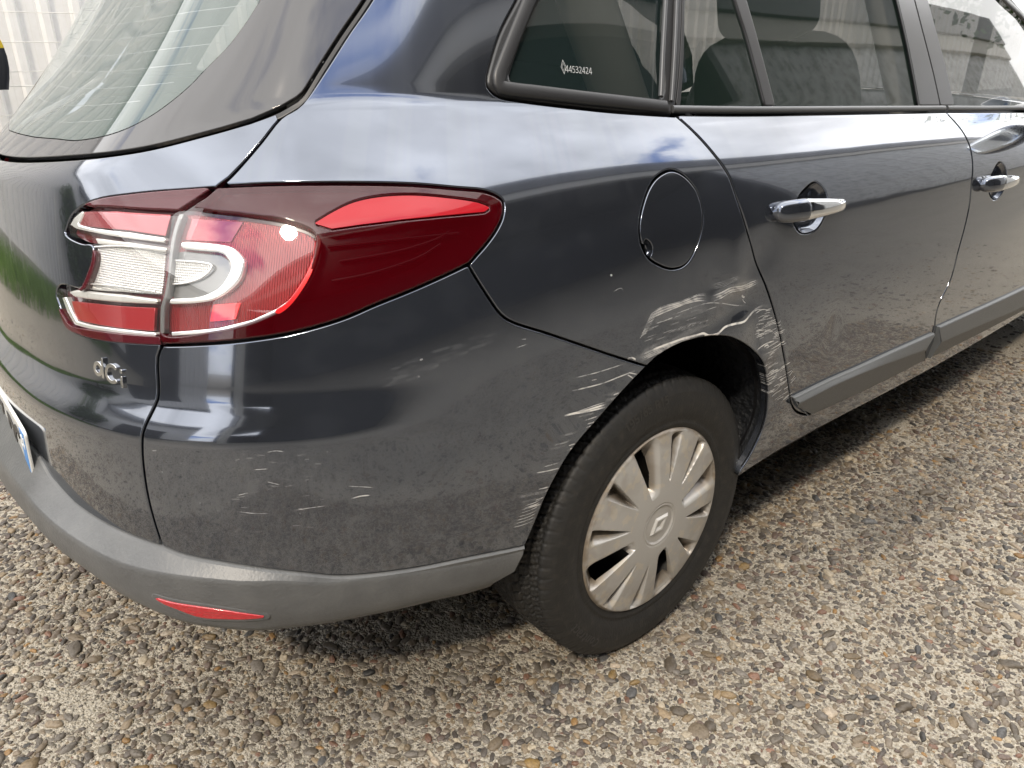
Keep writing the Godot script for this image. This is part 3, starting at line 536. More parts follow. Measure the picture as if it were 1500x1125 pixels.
	for i in NS:
		for j in NY:
			var a := P[mini(i + 1, NS - 1) * NY + j] - P[maxi(i - 1, 0) * NY + j]
			if i == 0:
				a = Vector3(0, 0, 1)
			var b := P[i * NY + mini(j + 1, NY - 1)] - P[i * NY + maxi(j - 1, 0)]
			body_n[i * NY + j] = a.cross(b).normalized() * -1.0
	if body_n[150 * NY + 100].z < 0:
		for i in body_n.size():
			body_n[i] = -body_n[i]

# dents in the damaged quarter: s, y, long and short radius, turn, depth
const DENTS := [[1.665, 0.735, 0.075, 0.030, -0.25, 0.007], [1.60, 0.752, 0.05, 0.018, 0.1, -0.0030], [1.73, 0.660, 0.035, 0.075, 0.35, 0.006], [1.705, 0.795, 0.05, 0.040, 0.5, 0.0045], [1.79, 0.50, 0.035, 0.10, 0.1, 0.004], [1.505, 0.735, 0.010, 0.07, 0.0, 0.0014], [1.62, 0.705, 0.07, 0.016, 0.12, 0.0030], [1.645, 0.775, 0.022, 0.05, 0.35, -0.0022], [1.755, 0.58, 0.02, 0.03, 0.2, -0.0016], [1.80, 0.565, 0.02, 0.03, 0.0, 0.0018], [1.56, 0.78, 0.03, 0.04, 0.2, 0.0018], [2.02, 0.60, 0.02, 0.04, 0.1, 0.0015], [2.02, 0.55, 0.12, 0.07, 0.1, 0.0015], [1.25, 0.60, 0.10, 0.06, 0.4, 0.0022], [0.98, 0.62, 0.08, 0.05, 0.3, 0.0015]]

func S(s: float, y: float, off := 0.0) -> Vector3:
	var a := absf(s)
	var fi := minf(a / DS, NS - 1.001)
	var i := int(fi)
	var q := fi - i
	var fy := clampf((y - Y0) / DY, 0, NY - 1.001)
	var j := int(fy)
	var w := fy - j
	var k := i * NY + j
	var d := lerpf(lerpf(inset[k], inset[k + NY], q), lerpf(inset[k + 1], inset[k + NY + 1], q), w)
	var p := base_p[i].lerp(base_p[i + 1], q) + inward[i].lerp(inward[i + 1], q) * d
	var o := Vector3(p.x, y, p.y if s >= 0 else -p.y)
	if off != 0.0:
		o += SN(s, y) * off
	return o

func SN(s: float, y: float) -> Vector3:
	var a := absf(s)
	var fi := minf(a / DS, NS - 1.001)
	var i := int(fi)
	var q := fi - i
	var fy := clampf((y - Y0) / DY, 0, NY - 1.001)
	var j := int(fy)
	var w := fy - j
	var k := i * NY + j
	var n := body_n[k].lerp(body_n[k + NY], q).lerp(body_n[k + 1].lerp(body_n[k + NY + 1], q), w).normalized()
	return Vector3(n.x, n.y, n.z if s >= 0 else -n.z)

func off_at(off, p: Vector2) -> float:
	return off.call(p) if off is Callable else off

func P3(p: Vector2, off) -> Vector3:
	return S(p.x, p.y, off_at(off, p))

func N3(p: Vector2, off) -> Vector3:
	if off is Callable:
		var h := 0.003
		var a := P3(p + Vector2(h, 0), off) - P3(p - Vector2(h, 0), off)
		var b := P3(p + Vector2(0, h), off) - P3(p - Vector2(0, h), off)
		var n := a.cross(b).normalized()
		return n if n.dot(SN(p.x, p.y)) > 0 else -n
	return SN(p.x, p.y)

const UVO := Vector2(0.55, 0.95)
const UVS := Vector2(1.5, 0.6)
func uv(p: Vector2) -> Vector2:
	return Vector2((p.x - UVO.x) / UVS.x, (UVO.y - p.y) / UVS.y)

func inside(p: Vector2, polys: Array, holes: Array) -> bool:
	for h in holes:
		if Geometry2D.is_point_in_polygon(p, h):
			return false
	for q in polys:
		if Geometry2D.is_point_in_polygon(p, q):
			return true
	return false

# a sheet cut from the body's surface: outline in (s, y), lifted by off, its rim rolled inward with a radius
func panel(outline: PackedVector2Array, off = 0.0, roll := 0.003, deep := 0.012, gap := 0.0022, cuts := [], step := 0.014, into: MB = null) -> MB:
	var mb: MB = into if into else MB.new()
	var polys := []
	var inn := gap + roll
	for q in Geometry2D.offset_polygon(outline, -inn, Geometry2D.JOIN_ROUND):
		if not Geometry2D.is_polygon_clockwise(q):
			polys.append(q)
	if polys.is_empty():
		for q in Geometry2D.offset_polygon(outline, -inn, Geometry2D.JOIN_ROUND):
			polys.append(q)
	var holes := []
	for c in cuts:
		for q in Geometry2D.offset_polygon(c, inn, Geometry2D.JOIN_ROUND):
			var hit := false
			var out := []
			for p in polys:
				var left := Geometry2D.clip_polygons(p, q)
				if left.size() == 2 and Geometry2D.is_polygon_clockwise(left[1]) != Geometry2D.is_polygon_clockwise(left[0]):
					holes.append(q)
					out.append(p)
				else:
					out.append_array(left)
			polys = out
	if polys.is_empty():
		return mb
	# slivers that a narrow neck cuts off are left out
	var most := 0.0
	for p in polys:
		most = maxf(most, area_of(p))
	polys = polys.filter(func(p): return area_of(p) > 0.06 * most)
	var lo := Vector2(1e9, 1e9)
	var hi := -lo
	for p in polys:
		for q in p:
			lo = lo.min(q)
			hi = hi.max(q)
	var nx := int(ceil((hi.x - lo.x) / step)) + 1
	var ny := int(ceil((hi.y - lo.y) / step)) + 1
	var edge := {}
	for p in polys + holes:
		for i in p.size():
			var a: Vector2 = p[i]
			var b: Vector2 = p[(i + 1) % p.size()]
			var k := maxi(1, int(a.distance_to(b) / (step * 0.2)) + 1)
			for j in k + 1:
				var q := (a.lerp(b, float(j) / k) - lo) / step
				edge[Vector2i(q.floor())] = true
	var gp := {}
	for x in nx:
		for y in ny:
			var c := Vector2i(x, y)
			var a := lo + Vector2(x, y) * step
			if edge.has(c):
				var cell := PackedVector2Array([a, a + Vector2(step, 0), a + Vector2(step, step), a + Vector2(0, step)])
				var bits := []
				for p in polys:
					bits.append_array(Geometry2D.intersect_polygons(cell, p))
				for h in holes:
					var rest := []
					for b in bits:
						rest.append_array(Geometry2D.clip_polygons(b, h))
					bits = rest
				for b in bits:
					var ix := Geometry2D.triangulate_polygon(b)
					if ix.is_empty():
						for i in range(1, b.size() - 1):
							ix.append_array(PackedInt32Array([0, i, i + 1]))
					for i in range(0, ix.size(), 3):
						var q := [b[ix[i]], b[ix[i + 1]], b[ix[i + 2]]]
						mb.tri(P3(q[0], off), P3(q[1], off), P3(q[2], off), N3(q[0], off), N3(q[1], off), N3(q[2], off), uv(q[0]), uv(q[1]), uv(q[2]))
			elif int(inside(a + Vector2(step, step) * 0.5, polys, holes)) + int(inside(a + Vector2(step * 0.61, step * 0.43), polys, holes)) + int(inside(a + Vector2(step * 0.37, step * 0.66), polys, holes)) >= 2:
				var q := []
				for d in [Vector2i(0, 0), Vector2i(1, 0), Vector2i(1, 1), Vector2i(0, 1)]:
					var key: Vector2i = c + d
					if not gp.has(key):
						var w := lo + Vector2(key) * step
						gp[key] = [P3(w, off), N3(w, off), uv(w)]
					q.append(gp[key])
				mb.tri(q[0][0], q[1][0], q[2][0], q[0][1], q[1][1], q[2][1], q[0][2], q[1][2], q[2][2])
				mb.tri(q[0][0], q[2][0], q[3][0], q[0][1], q[2][1], q[3][1], q[0][2], q[2][2], q[3][2])
	if deep > 0.0:
		for p in polys:
			rim(mb, p, off, roll, deep, 1.0)
		for h in holes:
			rim(mb, h, off, roll, deep, -1.0)
	return mb

func area_of(p: PackedVector2Array) -> float:
	var a := 0.0
	for i in p.size():
		a += p[i].cross(p[(i + 1) % p.size()])
	return absf(a) / 2.0

func rim(mb: MB, p: PackedVector2Array, off, roll: float, deep: float, side: float) -> void:
	var sgn := side * (-1.0 if Geometry2D.is_polygon_clockwise(p) else 1.0)
	var loop := PackedVector2Array()
	for i in p.size():
		var a := p[i]
		var b := p[(i + 1) % p.size()]
		var k := maxi(1, int(ceil(a.distance_to(b) / 0.012)))
		for j in k:
			loop.append(a.lerp(b, float(j) / k))
	var n := loop.size()
	var prof := []
	for i in n + 1:
		var q := loop[i % n]
		var t := (loop[(i + 1) % n] - loop[posmod(i - 1, n)]).normalized()
		var o := Vector2(t.y, -t.x) * sgn
		var h := 0.002
		var d := (S(q.x + o.x * h, q.y + o.y * h) - S(q.x - o.x * h, q.y - o.y * h)).normalized()
		var nn := N3(q, off)
		d = (d - nn * d.dot(nn)).normalized()
		var c := P3(q, off)
		var line := []
		for k in 4:
			var a := PI / 2 * k / 3.0
			line.append([c + d * (roll * sin(a)) - nn * (roll * (1 - cos(a))), nn * cos(a) + d * sin(a)])
		line.append([line[3][0] - nn * deep, d])
		prof.append([line, uv(q)])
	for i in n:
		var u: Vector2 = prof[i][1]
		var w: Vector2 = prof[i + 1][1]
		for k in 4:
			var a: Array = prof[i][0][k]
			var b: Array = prof[i][0][k + 1]
			var c: Array = prof[i + 1][0][k + 1]
			var d: Array = prof[i + 1][0][k]
			mb.tri(a[0], b[0], c[0], a[1], b[1], c[1], u, u, w)
			mb.tri(a[0], c[0], d[0], a[1], c[1], d[1], u, w, w)

# a strip along the body: rows are [outline, lift], walked from end to end together
func strip(rows: Array, n := 60, into: MB = null) -> MB:
	var mb: MB = into if into else MB.new()
	var pts := []
	for r in rows:
		var line := walk(r[0], n)
		var o := PackedVector3Array()
		for i in n + 1:
			var q := line[i]
			o.append(S(q.x, q.y, r[1].call(q) if r[1] is Callable else r[1]))
		pts.append(o)
	var m: Vector2 = walk(rows[rows.size() / 2][0], 2)[1]
	mb.loft(pts, SN(m.x, m.y))
	return mb

func walk(p: PackedVector2Array, n: int) -> PackedVector2Array:
	var len := 0.0
	for i in p.size() - 1:
		len += p[i].distance_to(p[i + 1])
	var o := PackedVector2Array()
	var i := 0
	var done := 0.0
	for k in n + 1:
		var want := len * k / n
		while i < p.size() - 2 and done + p[i].distance_to(p[i + 1]) < want:
			done += p[i].distance_to(p[i + 1])
			i += 1
		o.append(p[i].lerp(p[i + 1], clampf((want - done) / maxf(p[i].distance_to(p[i + 1]), 1e-9), 0, 1)))
	return o

# a moulding of half-round section along a line on the body
func bead(line: PackedVector2Array, half: float, proud: float, off := 0.0, into: MB = null) -> MB:
	var mb: MB = into if into else MB.new()
	var n := line.size()
	var rows := []
	for k in 9:
		var a := PI * k / 8.0
		rows.append(PackedVector3Array())
	for i in n:
		var q := line[i]
		var t := (line[mini(i + 1, n - 1)] - line[maxi(i - 1, 0)]).normalized()
		var o := Vector2(-t.y, t.x)
		var d := (S(q.x + o.x * .002, q.y + o.y * .002) - S(q.x - o.x * .002, q.y - o.y * .002)).normalized()
		var nn := SN(q.x, q.y)
		var c := S(q.x, q.y, off)
		for k in 9:
			var a := PI * k / 8.0
			var ca := signf(cos(a)) * pow(absf(cos(a)), 0.7)
			rows[k].append(c + d * (half * ca) + nn * (proud * pow(sin(a), 0.7)))
	var m := line[n / 2]
	mb.loft(rows, SN(m.x, m.y))
	for e in [0, n - 1]:
		var c := S(line[e].x, line[e].y, off)
		var out := (S(line[e].x, line[e].y) - S(line[1 if e == 0 else n - 2].x, line[1 if e == 0 else n - 2].y)).normalized()
		for k in 8:
			mb.tri(c, rows[k][e], rows[k + 1][e], out, out, out)
	return mb

# ---------------------------------------------------------------- materials
func lin(r: float, g: float, b: float, a := 1.0) -> Color:
	var c := Color(r, g, b).linear_to_srgb()
	c.a = a
	return c

func mat(c: Color, rough: float, metal := 0.0, coat := 0.0, coat_rough := 0.03) -> StandardMaterial3D:
	var m := StandardMaterial3D.new()
	m.albedo_color = c
	m.roughness = rough
	m.metallic = metal
	if coat > 0.0:
		m.clearcoat_enabled = true
		m.clearcoat = coat
		m.clearcoat_roughness = coat_rough
	return m

func pane(c: Color) -> StandardMaterial3D:
	var m := mat(c, 0.02)
	m.transparency = BaseMaterial3D.TRANSPARENCY_ALPHA
	return m

func noise_tex(sz: int, freq: float, oct: int, ramp: Array, sd := 1, kind := FastNoiseLite.TYPE_SIMPLEX_SMOOTH, cell := -1) -> NoiseTexture2D:
	var f := FastNoiseLite.new()
	f.noise_type = kind
	f.seed = sd
	f.frequency = freq
	f.fractal_octaves = oct
	f.fractal_gain = 0.6
	if cell >= 0:
		f.cellular_return_type = cell
	var t := NoiseTexture2D.new()
	t.width = sz
	t.height = sz
	t.seamless = true
	t.noise = f
	if ramp.size():
		var g := Gradient.new()
		g.offsets = PackedFloat32Array(ramp.map(func(q): return q[0]))
		g.colors = PackedColorArray(ramp.map(func(q): return q[1]))
		t.color_ramp = g
	return t

func triplanar(m: StandardMaterial3D, scale: float, world := true) -> StandardMaterial3D:
	m.uv1_triplanar = true
	m.uv1_world_triplanar = world
	m.uv1_scale = Vector3.ONE * scale
	return m

func bump(m: StandardMaterial3D, t: Texture2D, cm: float) -> StandardMaterial3D:
	m.heightmap_enabled = true
	m.heightmap_texture = t
	m.heightmap_scale = cm
	return m

func worn_paint() -> StandardMaterial3D:
	# the paint of the damaged flank: bare scratches drawn as wear with a shape of its own
	var w := 2048
	var h := 820
	var cover := PackedFloat32Array()
	cover.resize(w * h)
	var fuzz := FastNoiseLite.new()
	fuzz.seed = 9
	fuzz.frequency = 0.05
	for key in SCRATCHES:
		for st in SCRATCHES[key]:
			var pts := PackedVector2Array()
			for i in range(2, st.size(), 2):
				pts.append(uv(Vector2(st[i], st[i + 1])) * Vector2(w, h))
			var line := spline(pts, 0.7)
			var half: float = maxf(st[0] * 0.85 / (UVS.x / w * 1000.0), 0.30)
			var n := line.size()
			for i in n:
				var e := minf(float(i), float(n - 1 - i)) / maxf(n * 0.18, 1.0)
				var grain := clampf(0.85 + 0.7 * fuzz.get_noise_2d(line[i].x * 0.55 + st[3] * 700.0, line[i].y * 0.8 + st[2] * 900.0), 0.3, 1.0)
				var a: float = st[1] * clampf(e, 0.1, 1.0) * grain * 1.4
				var r := int(ceil(half + 1.0))
				var cx := int(round(line[i].x))
				var cy := int(round(line[i].y))
				for y in range(cy - r, cy + r + 1):
					for x in range(cx - r, cx + r + 1):
						if x >= 2 and y >= 2 and x < w - 2 and y < h - 2:
							var d := Vector2(x, y).distance_to(line[i])
							var q := a * clampf(half + 0.6 - d, 0.0, 1.0)
							var k := y * w + x
							if q > cover[k]:
								cover[k] = q
	var col := Image.create(w, h, false, Image.FORMAT_RGB8)
	var msk := Image.create(w, h, false, Image.FORMAT_RGB8)
	var base: Color = PAINT.linear_to_srgb()
	var bare := Color(0.76, 0.74, 0.70).linear_to_srgb()
	col.fill(base)
	msk.fill(Color(0.88, 0.10, 1.0))
	for y in h:
		var low := smoothstep(0.60, 0.36, UVO.y - UVS.y * y / h)
		for x in w:
			var a := cover[y * w + x]
			# road dust drying on the lower panels
			a = maxf(a, 0.006 + 0.03 * low * (0.6 + fuzz.get_noise_2d(x * 0.9, y * 0.7)) + 0.03 * maxf(0.0, fuzz.get_noise_2d(x * 0.12 + 300.0, y * 0.2)))
			if a > 0.01:
				a = minf(a, 1.0)
				col.set_pixel(x, y, base.lerp(bare, a))
				msk.set_pixel(x, y, Color(0.88 * (1.0 - a), lerpf(0.10, 0.55, a), 1.0 - 0.7 * a))
	var m := StandardMaterial3D.new()
	m.albedo_texture = ImageTexture.create_from_image(col)
	var t := ImageTexture.create_from_image(msk)
	m.metallic = 1.0
	m.metallic_texture = t
	m.metallic_texture_channel = BaseMaterial3D.TEXTURE_CHANNEL_RED
	m.roughness = 1.0
	m.roughness_texture = t
	m.roughness_texture_channel = BaseMaterial3D.TEXTURE_CHANNEL_GREEN
	m.clearcoat_enabled = true
	m.clearcoat = 1.0
	m.clearcoat_roughness = 0.015
	m.texture_repeat = false
	return m

const PAINT := Color(0.116, 0.129, 0.157)

func build_materials() -> void:
	M.paint = mat(PAINT.linear_to_srgb(), 0.10, 0.88, 1.0, 0.018)
	M.worn = worn_paint()
	var fine := noise_tex(512, 0.09, 4, [], 3)
	M.plastic = triplanar(bump(mat(lin(.075, .080, .083), 0.42), fine, 0.06), 9.0, false)
	M.plastic.albedo_color = Color.WHITE
	M.plastic.albedo_texture = noise_tex(512, 0.008, 5, [[0.0, lin(.078, .080, .082)], [0.5, lin(.098, .101, .103)], [1.0, lin(.125, .127, .126)]], 45)
	M.plastic.uv1_scale = Vector3.ONE * 3.0
	M.trim = triplanar(bump(mat(lin(.088, .092, .094), 0.40), fine, 0.04), 9.0, false)
	M.black = mat(lin(.006, .006, .007), 0.5)
	M.liner = triplanar(bump(mat(lin(.008, .009, .011), 0.55), noise_tex(512, 0.03, 4, [], 8), 0.5), 3.0, false)
	M.rubber = mat(lin(.018, .018, .019), 0.42)
	M.seal = mat(lin(.007, .007, .008), 0.35)
	M.satin = mat(lin(.03, .03, .032), 0.28, 0.0, 0.5, 0.15)
	M.moulding = mat(lin(.09, .092, .095), 0.32, 0.35)
	M.chrome = mat(lin(.80, .81, .82), 0.06, 1.0)
	M.soft_chrome = mat(lin(.72, .72, .72), 0.14, 1.0)
	M.lamp_chrome = mat(lin(.82, .82, .80), 0.22, 0.55, 1.0, 0.02)
	M.lamp_back = mat(lin(.10, .003, .008), 0.2, 0.0, 0.8, 0.03)
	M.lamp_grey = mat(lin(.62, .62, .59), 0.25, 0.35)
	M.lamp_red = mat(lin(.36, .012, .016), 0.3, 0.25, 0.8, 0.02)
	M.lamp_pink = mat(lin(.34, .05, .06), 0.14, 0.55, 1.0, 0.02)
	M.lamp_bright = mat(lin(.72, .008, .012), 0.3, 0.0, 1.0, 0.02)
	M.lens_red = pane(lin(.048, .0006, .0022, 0.74))
	M.lens_red.roughness = 0.03
	M.lens_clear = pane(lin(.5, .5, .5, 0.03))
	M.reflector = triplanar(bump(mat(lin(.42, .012, .02), 0.3, 0.0, 1.0, 0.05), noise_tex(256, 0.06, 1, [], 5, FastNoiseLite.TYPE_CELLULAR), 0.1), 14.0, false)
	M.glass = pane(lin(.014, .024, .020, 0.56))
	M.dark_glass = pane(lin(.012, .020, .020, 0.72))
	M.rear_glass = pane(lin(.30, .385, .36, 0.26))
	M.frit = mat(lin(.075, .075, .078), 0.04)
	M.white = mat(lin(.75, .75, .72), 0.4)
	M.plate = mat(lin(.72, .72, .69), 0.25, 0.0, 0.6, 0.05)
	M.plate_black = mat(lin(.012, .012, .012), 0.4)
	M.plate_blue = mat(lin(.05, .22, .55), 0.3)
	M.tyre = triplanar(bump(mat(Color.WHITE, 0.62), noise_tex(512, 0.05, 5, [], 6), 0.05), 6.0, false)
	M.tyre.albedo_texture = noise_tex(512, 0.012, 4, [[0.0, lin(.008, .008, .0078)], [0.55, lin(.0125, .012, .011)], [1.0, lin(.030, .026, .021)]], 44)
	M.tyre_text = mat(lin(.024, .0225, .021), 0.55)
	M.steel = mat(lin(.010, .010, .010), 0.5)
	M.cap = mat(Color.WHITE, 0.36, 0.30, 0.35, 0.2)
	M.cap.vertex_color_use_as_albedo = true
	M.seat = mat(lin(.035, .037, .04), 0.9)
	M.lining = mat(lin(.38, .37, .34), 0.9)
	M.dash = mat(lin(.02, .02, .022), 0.6)
	M.mirror = mat(lin(.9, .92, .92), 0.01, 1.0)

# ---------------------------------------------------------------- sky, sun, camera
func build_sky() -> void:
	var w := 1024
	var h := 512
	var im := Image.create(w, h, false, Image.FORMAT_RGBF)
	var f := FastNoiseLite.new()
	f.seed = 21
	f.frequency = 1.0
	f.fractal_octaves = 6
	f.fractal_gain = 0.52
	f.domain_warp_enabled = true
	f.domain_warp_amplitude = 0.35
	f.domain_warp_frequency = 1.1
	var g := FastNoiseLite.new()
	g.seed = 5
	g.frequency = 1.0
	g.fractal_octaves = 4
	for y in h:
		var el := PI / 2 - PI * (y + 0.5) / h
		for x in w:
			var az := TAU * (x + 0.5) / w
			var d := Vector3(cos(el) * sin(az), sin(el), -cos(el) * cos(az))
			var up := maxf(d.y, 0.0)
			var blue := Color(0.36, 0.55, 0.95).lerp(Color(0.10, 0.25, 0.70), pow(up, 0.6)) * 2.3
			var p := d / (up + 0.30)
			var n := f.get_noise_3d(p.x * 1.25, 3.0, p.z * 1.25)
			var cover := smoothstep(-0.44, -0.12, n)
			var thick := smoothstep(-0.1, 0.55, n)
			var shade := g.get_noise_3d(p.x * 2.2, 9.0, p.z * 2.2)
			var lum := lerpf(4.0, 2.9, thick) * (1.0 + 0.30 * shade)
			var c := blue.lerp(Color(1.0, 0.985, 0.965) * lum, cover * 0.97)
			c = c.lerp(Color(2.5, 2.52, 2.56), (1.0 - smoothstep(0.0, 0.22, up)) * 0.65)
			im.set_pixel(x, y, c)
	var sm := PanoramaSkyMaterial.new()
	sm.panorama = ImageTexture.create_from_image(im)
	sm.energy_multiplier = 1.0
	var sky := Sky.new()
	sky.sky_material = sm
	var e := Environment.new()
	e.background_mode = Environment.BG_SKY
	e.sky = sky
	e.tonemap_mode = Environment.TONE_MAPPER_LINEAR
	e.tonemap_exposure = EXPOSURE
	e.sdfgi_enabled = true
	e.ssao_enabled = true
	e.ssil_enabled = true
	var we := WorldEnvironment.new()
	we.name = "world"
	we.environment = e
	add_child(we)

const EXPOSURE := 0.97
const SUN_FROM := Vector3(-0.78, 1.0, 0.46)

func build_camera() -> void:
	var cam := Camera3D.new()
	cam.name = "camera"
	cam.fov = 53.08
	cam.near = 0.05
	cam.far = 400.0
	var p := deg_to_rad(23.6)
	var hd := Vector3(0.6486, 0, -0.7611)
	var f := hd * cos(p) - Vector3.UP * sin(p)
	var r := hd.cross(Vector3.UP).normalized()
	cam.transform = Transform3D(Basis(r, r.cross(f), -f), Vector3(-1.0504, 1.1601, 1.6556))
	add_child(cam)
	cam.current = true
	var sun := DirectionalLight3D.new()
	sun.name = "sun"
	sun.light_energy = 0.95
	sun.light_color = Color(1.0, 0.945, 0.865)
	sun.light_angular_distance = 4.0
	sun.shadow_enabled = true
	add_child(sun)
	sun.look_at_from_position(SUN_FROM * 20.0, Vector3.ZERO)

# ---------------------------------------------------------------- ground
func axis(points: Array) -> PackedFloat32Array:
	var o := PackedFloat32Array()
	for q in points:      # [from, to, step]
		var x: float = q[0]
		while x < q[1] - 1e-4:
			o.append(x)
			x += q[2]
	o.append(points[-1][1])
	return o

var lumps := FastNoiseLite.new()
func ground_y(x: float, z: float) -> float:
	return 0.0022 * lumps.get_noise_2d(x * 9.0, z * 9.0) + 0.0016 * lumps.get_noise_2d(x * 34.0, z * 34.0 + 50.0)

func stain(x: float, z: float) -> float:
	# an oily patch beside the wheel and a few faint ones
	var k := 0.0
	for q in [[0.98, 0.98, 0.30, 0.10, 0.42], [0.72, 1.02, 0.16, 0.09, 0.25], [1.5, 0.98, 0.35, 0.14, 0.18], [-0.45, 0.55, 0.3, 0.2, 0.30], [2.2, 1.3, 0.3, 0.12, 0.12], [0.25, 0.9, 0.22, 0.12, 0.22]]:
		var u: float = (x - q[0]) / q[2]
		var v: float = (z - q[1]) / q[3]
		k += q[4] * exp(-(u * u + v * v) * (1.0 + 0.8 * lumps.get_noise_2d(x * 7.0, z * 7.0)))
	return clampf(k + 0.10 * lumps.get_noise_2d(x * 3.0, z * 3.0 + 9.0), -0.1, 0.7)

func build_ground() -> void:
	lumps.seed = 3
	lumps.frequency = 1.0
	lumps.fractal_octaves = 3
	var xs := axis([[-120, -20, 20], [-20, -4, 1.0], [-4, -2, 0.1], [-2, 3.2, 0.02], [3.2, 6, 0.1], [6, 20, 1.0], [20, 121, 20]])
	var zs := axis([[-120, -20, 20], [-20, -4, 1.0], [-4, -1.2, 0.1], [-1.2, 2.0, 0.02], [2.0, 4, 0.1], [4, 20, 1.0], [20, 121, 20]])
	var v := PackedVector3Array()
	var n := PackedVector3Array()
	var c := PackedColorArray()
	var ix := PackedInt32Array()
	for z in zs:
		for x in xs:
			v.append(Vector3(x, ground_y(x, z), z))
			var h := 0.006
			n.append(Vector3(ground_y(x - h, z) - ground_y(x + h, z), 2 * h, ground_y(x, z - h) - ground_y(x, z + h)).normalized())
			var k := 1.0 - stain(x, z)
			# beyond where single pebbles can be told apart, their average tone
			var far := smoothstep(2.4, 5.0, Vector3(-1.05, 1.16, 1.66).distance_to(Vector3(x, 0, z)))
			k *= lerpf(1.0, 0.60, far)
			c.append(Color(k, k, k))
	var w := xs.size()
	for j in zs.size() - 1:
		for i in w - 1:
			var a := j * w + i
			ix.append_array(PackedInt32Array([a, a + 1, a + w + 1, a, a + w + 1, a + w]))
	var arr := []
	arr.resize(Mesh.ARRAY_MAX)
	arr[Mesh.ARRAY_VERTEX] = v
	arr[Mesh.ARRAY_NORMAL] = n
	arr[Mesh.ARRAY_COLOR] = c
	arr[Mesh.ARRAY_INDEX] = ix
	var am := ArrayMesh.new()
	am.add_surface_from_arrays(Mesh.PRIMITIVE_TRIANGLES, arr)
	var m := StandardMaterial3D.new()
	m.vertex_color_use_as_albedo = true
	m.roughness = 0.9
	m.albedo_texture = noise_tex(1024, 0.055, 5, [[0.0, lin(.12, .10, .074)], [0.28, lin(.24, .207, .155)], [0.5, lin(.35, .317, .26)], [0.72, lin(.43, .392, .325)], [1.0, lin(.52, .485, .41)]], 12)
	triplanar(m, 1.9)
	bump(m, noise_tex(1024, 0.035, 6, [], 12), 0.9)
	var g := obj("ground", am, m)
	g.set_meta("kind", "structure")
	pebbles(g)

func pebble_mesh(sd: int, nu: int, nv: int) -> ArrayMesh:
	var mb := MB.new()
	var f := FastNoiseLite.new()
	f.seed = sd
	f.frequency = 0.55
	f.fractal_octaves = 2
	var rows := []
	for i in nv + 1:
		var la := -0.62 + (PI / 2 - 0.03 + 0.62) * i / nv
		var ring := PackedVector3Array()
		for j in nu + 1:
			var lo := TAU * (j % nu) / nu
			var d := Vector3(cos(la) * cos(lo), sin(la), cos(la) * sin(lo))
			var q := pow(pow(absf(d.x), 2.5) + pow(absf(d.y), 2.5) + pow(absf(d.z), 2.5), -1.0 / 2.5)
			ring.append(d * q * (1.0 + 0.34 * f.get_noise_3dv(d * 2.0 + Vector3.ONE * sd)))
		rows.append(ring)
	mb.loft(rows, Vector3.ZERO, true)
	var s := 0.0
	for i in mb.v.size():
		s += mb.v[i].dot(mb.n[i])
	if s < 0:
		for i in range(0, mb.v.size(), 3):
			var q := mb.v[i + 1]; mb.v[i + 1] = mb.v[i + 2]; mb.v[i + 2] = q
			var w := mb.n[i + 1]; mb.n[i + 1] = mb.n[i + 2]; mb.n[i + 2] = w
			for k in 3:
				mb.n[i + k] = -mb.n[i + k]
	return mb.mesh()

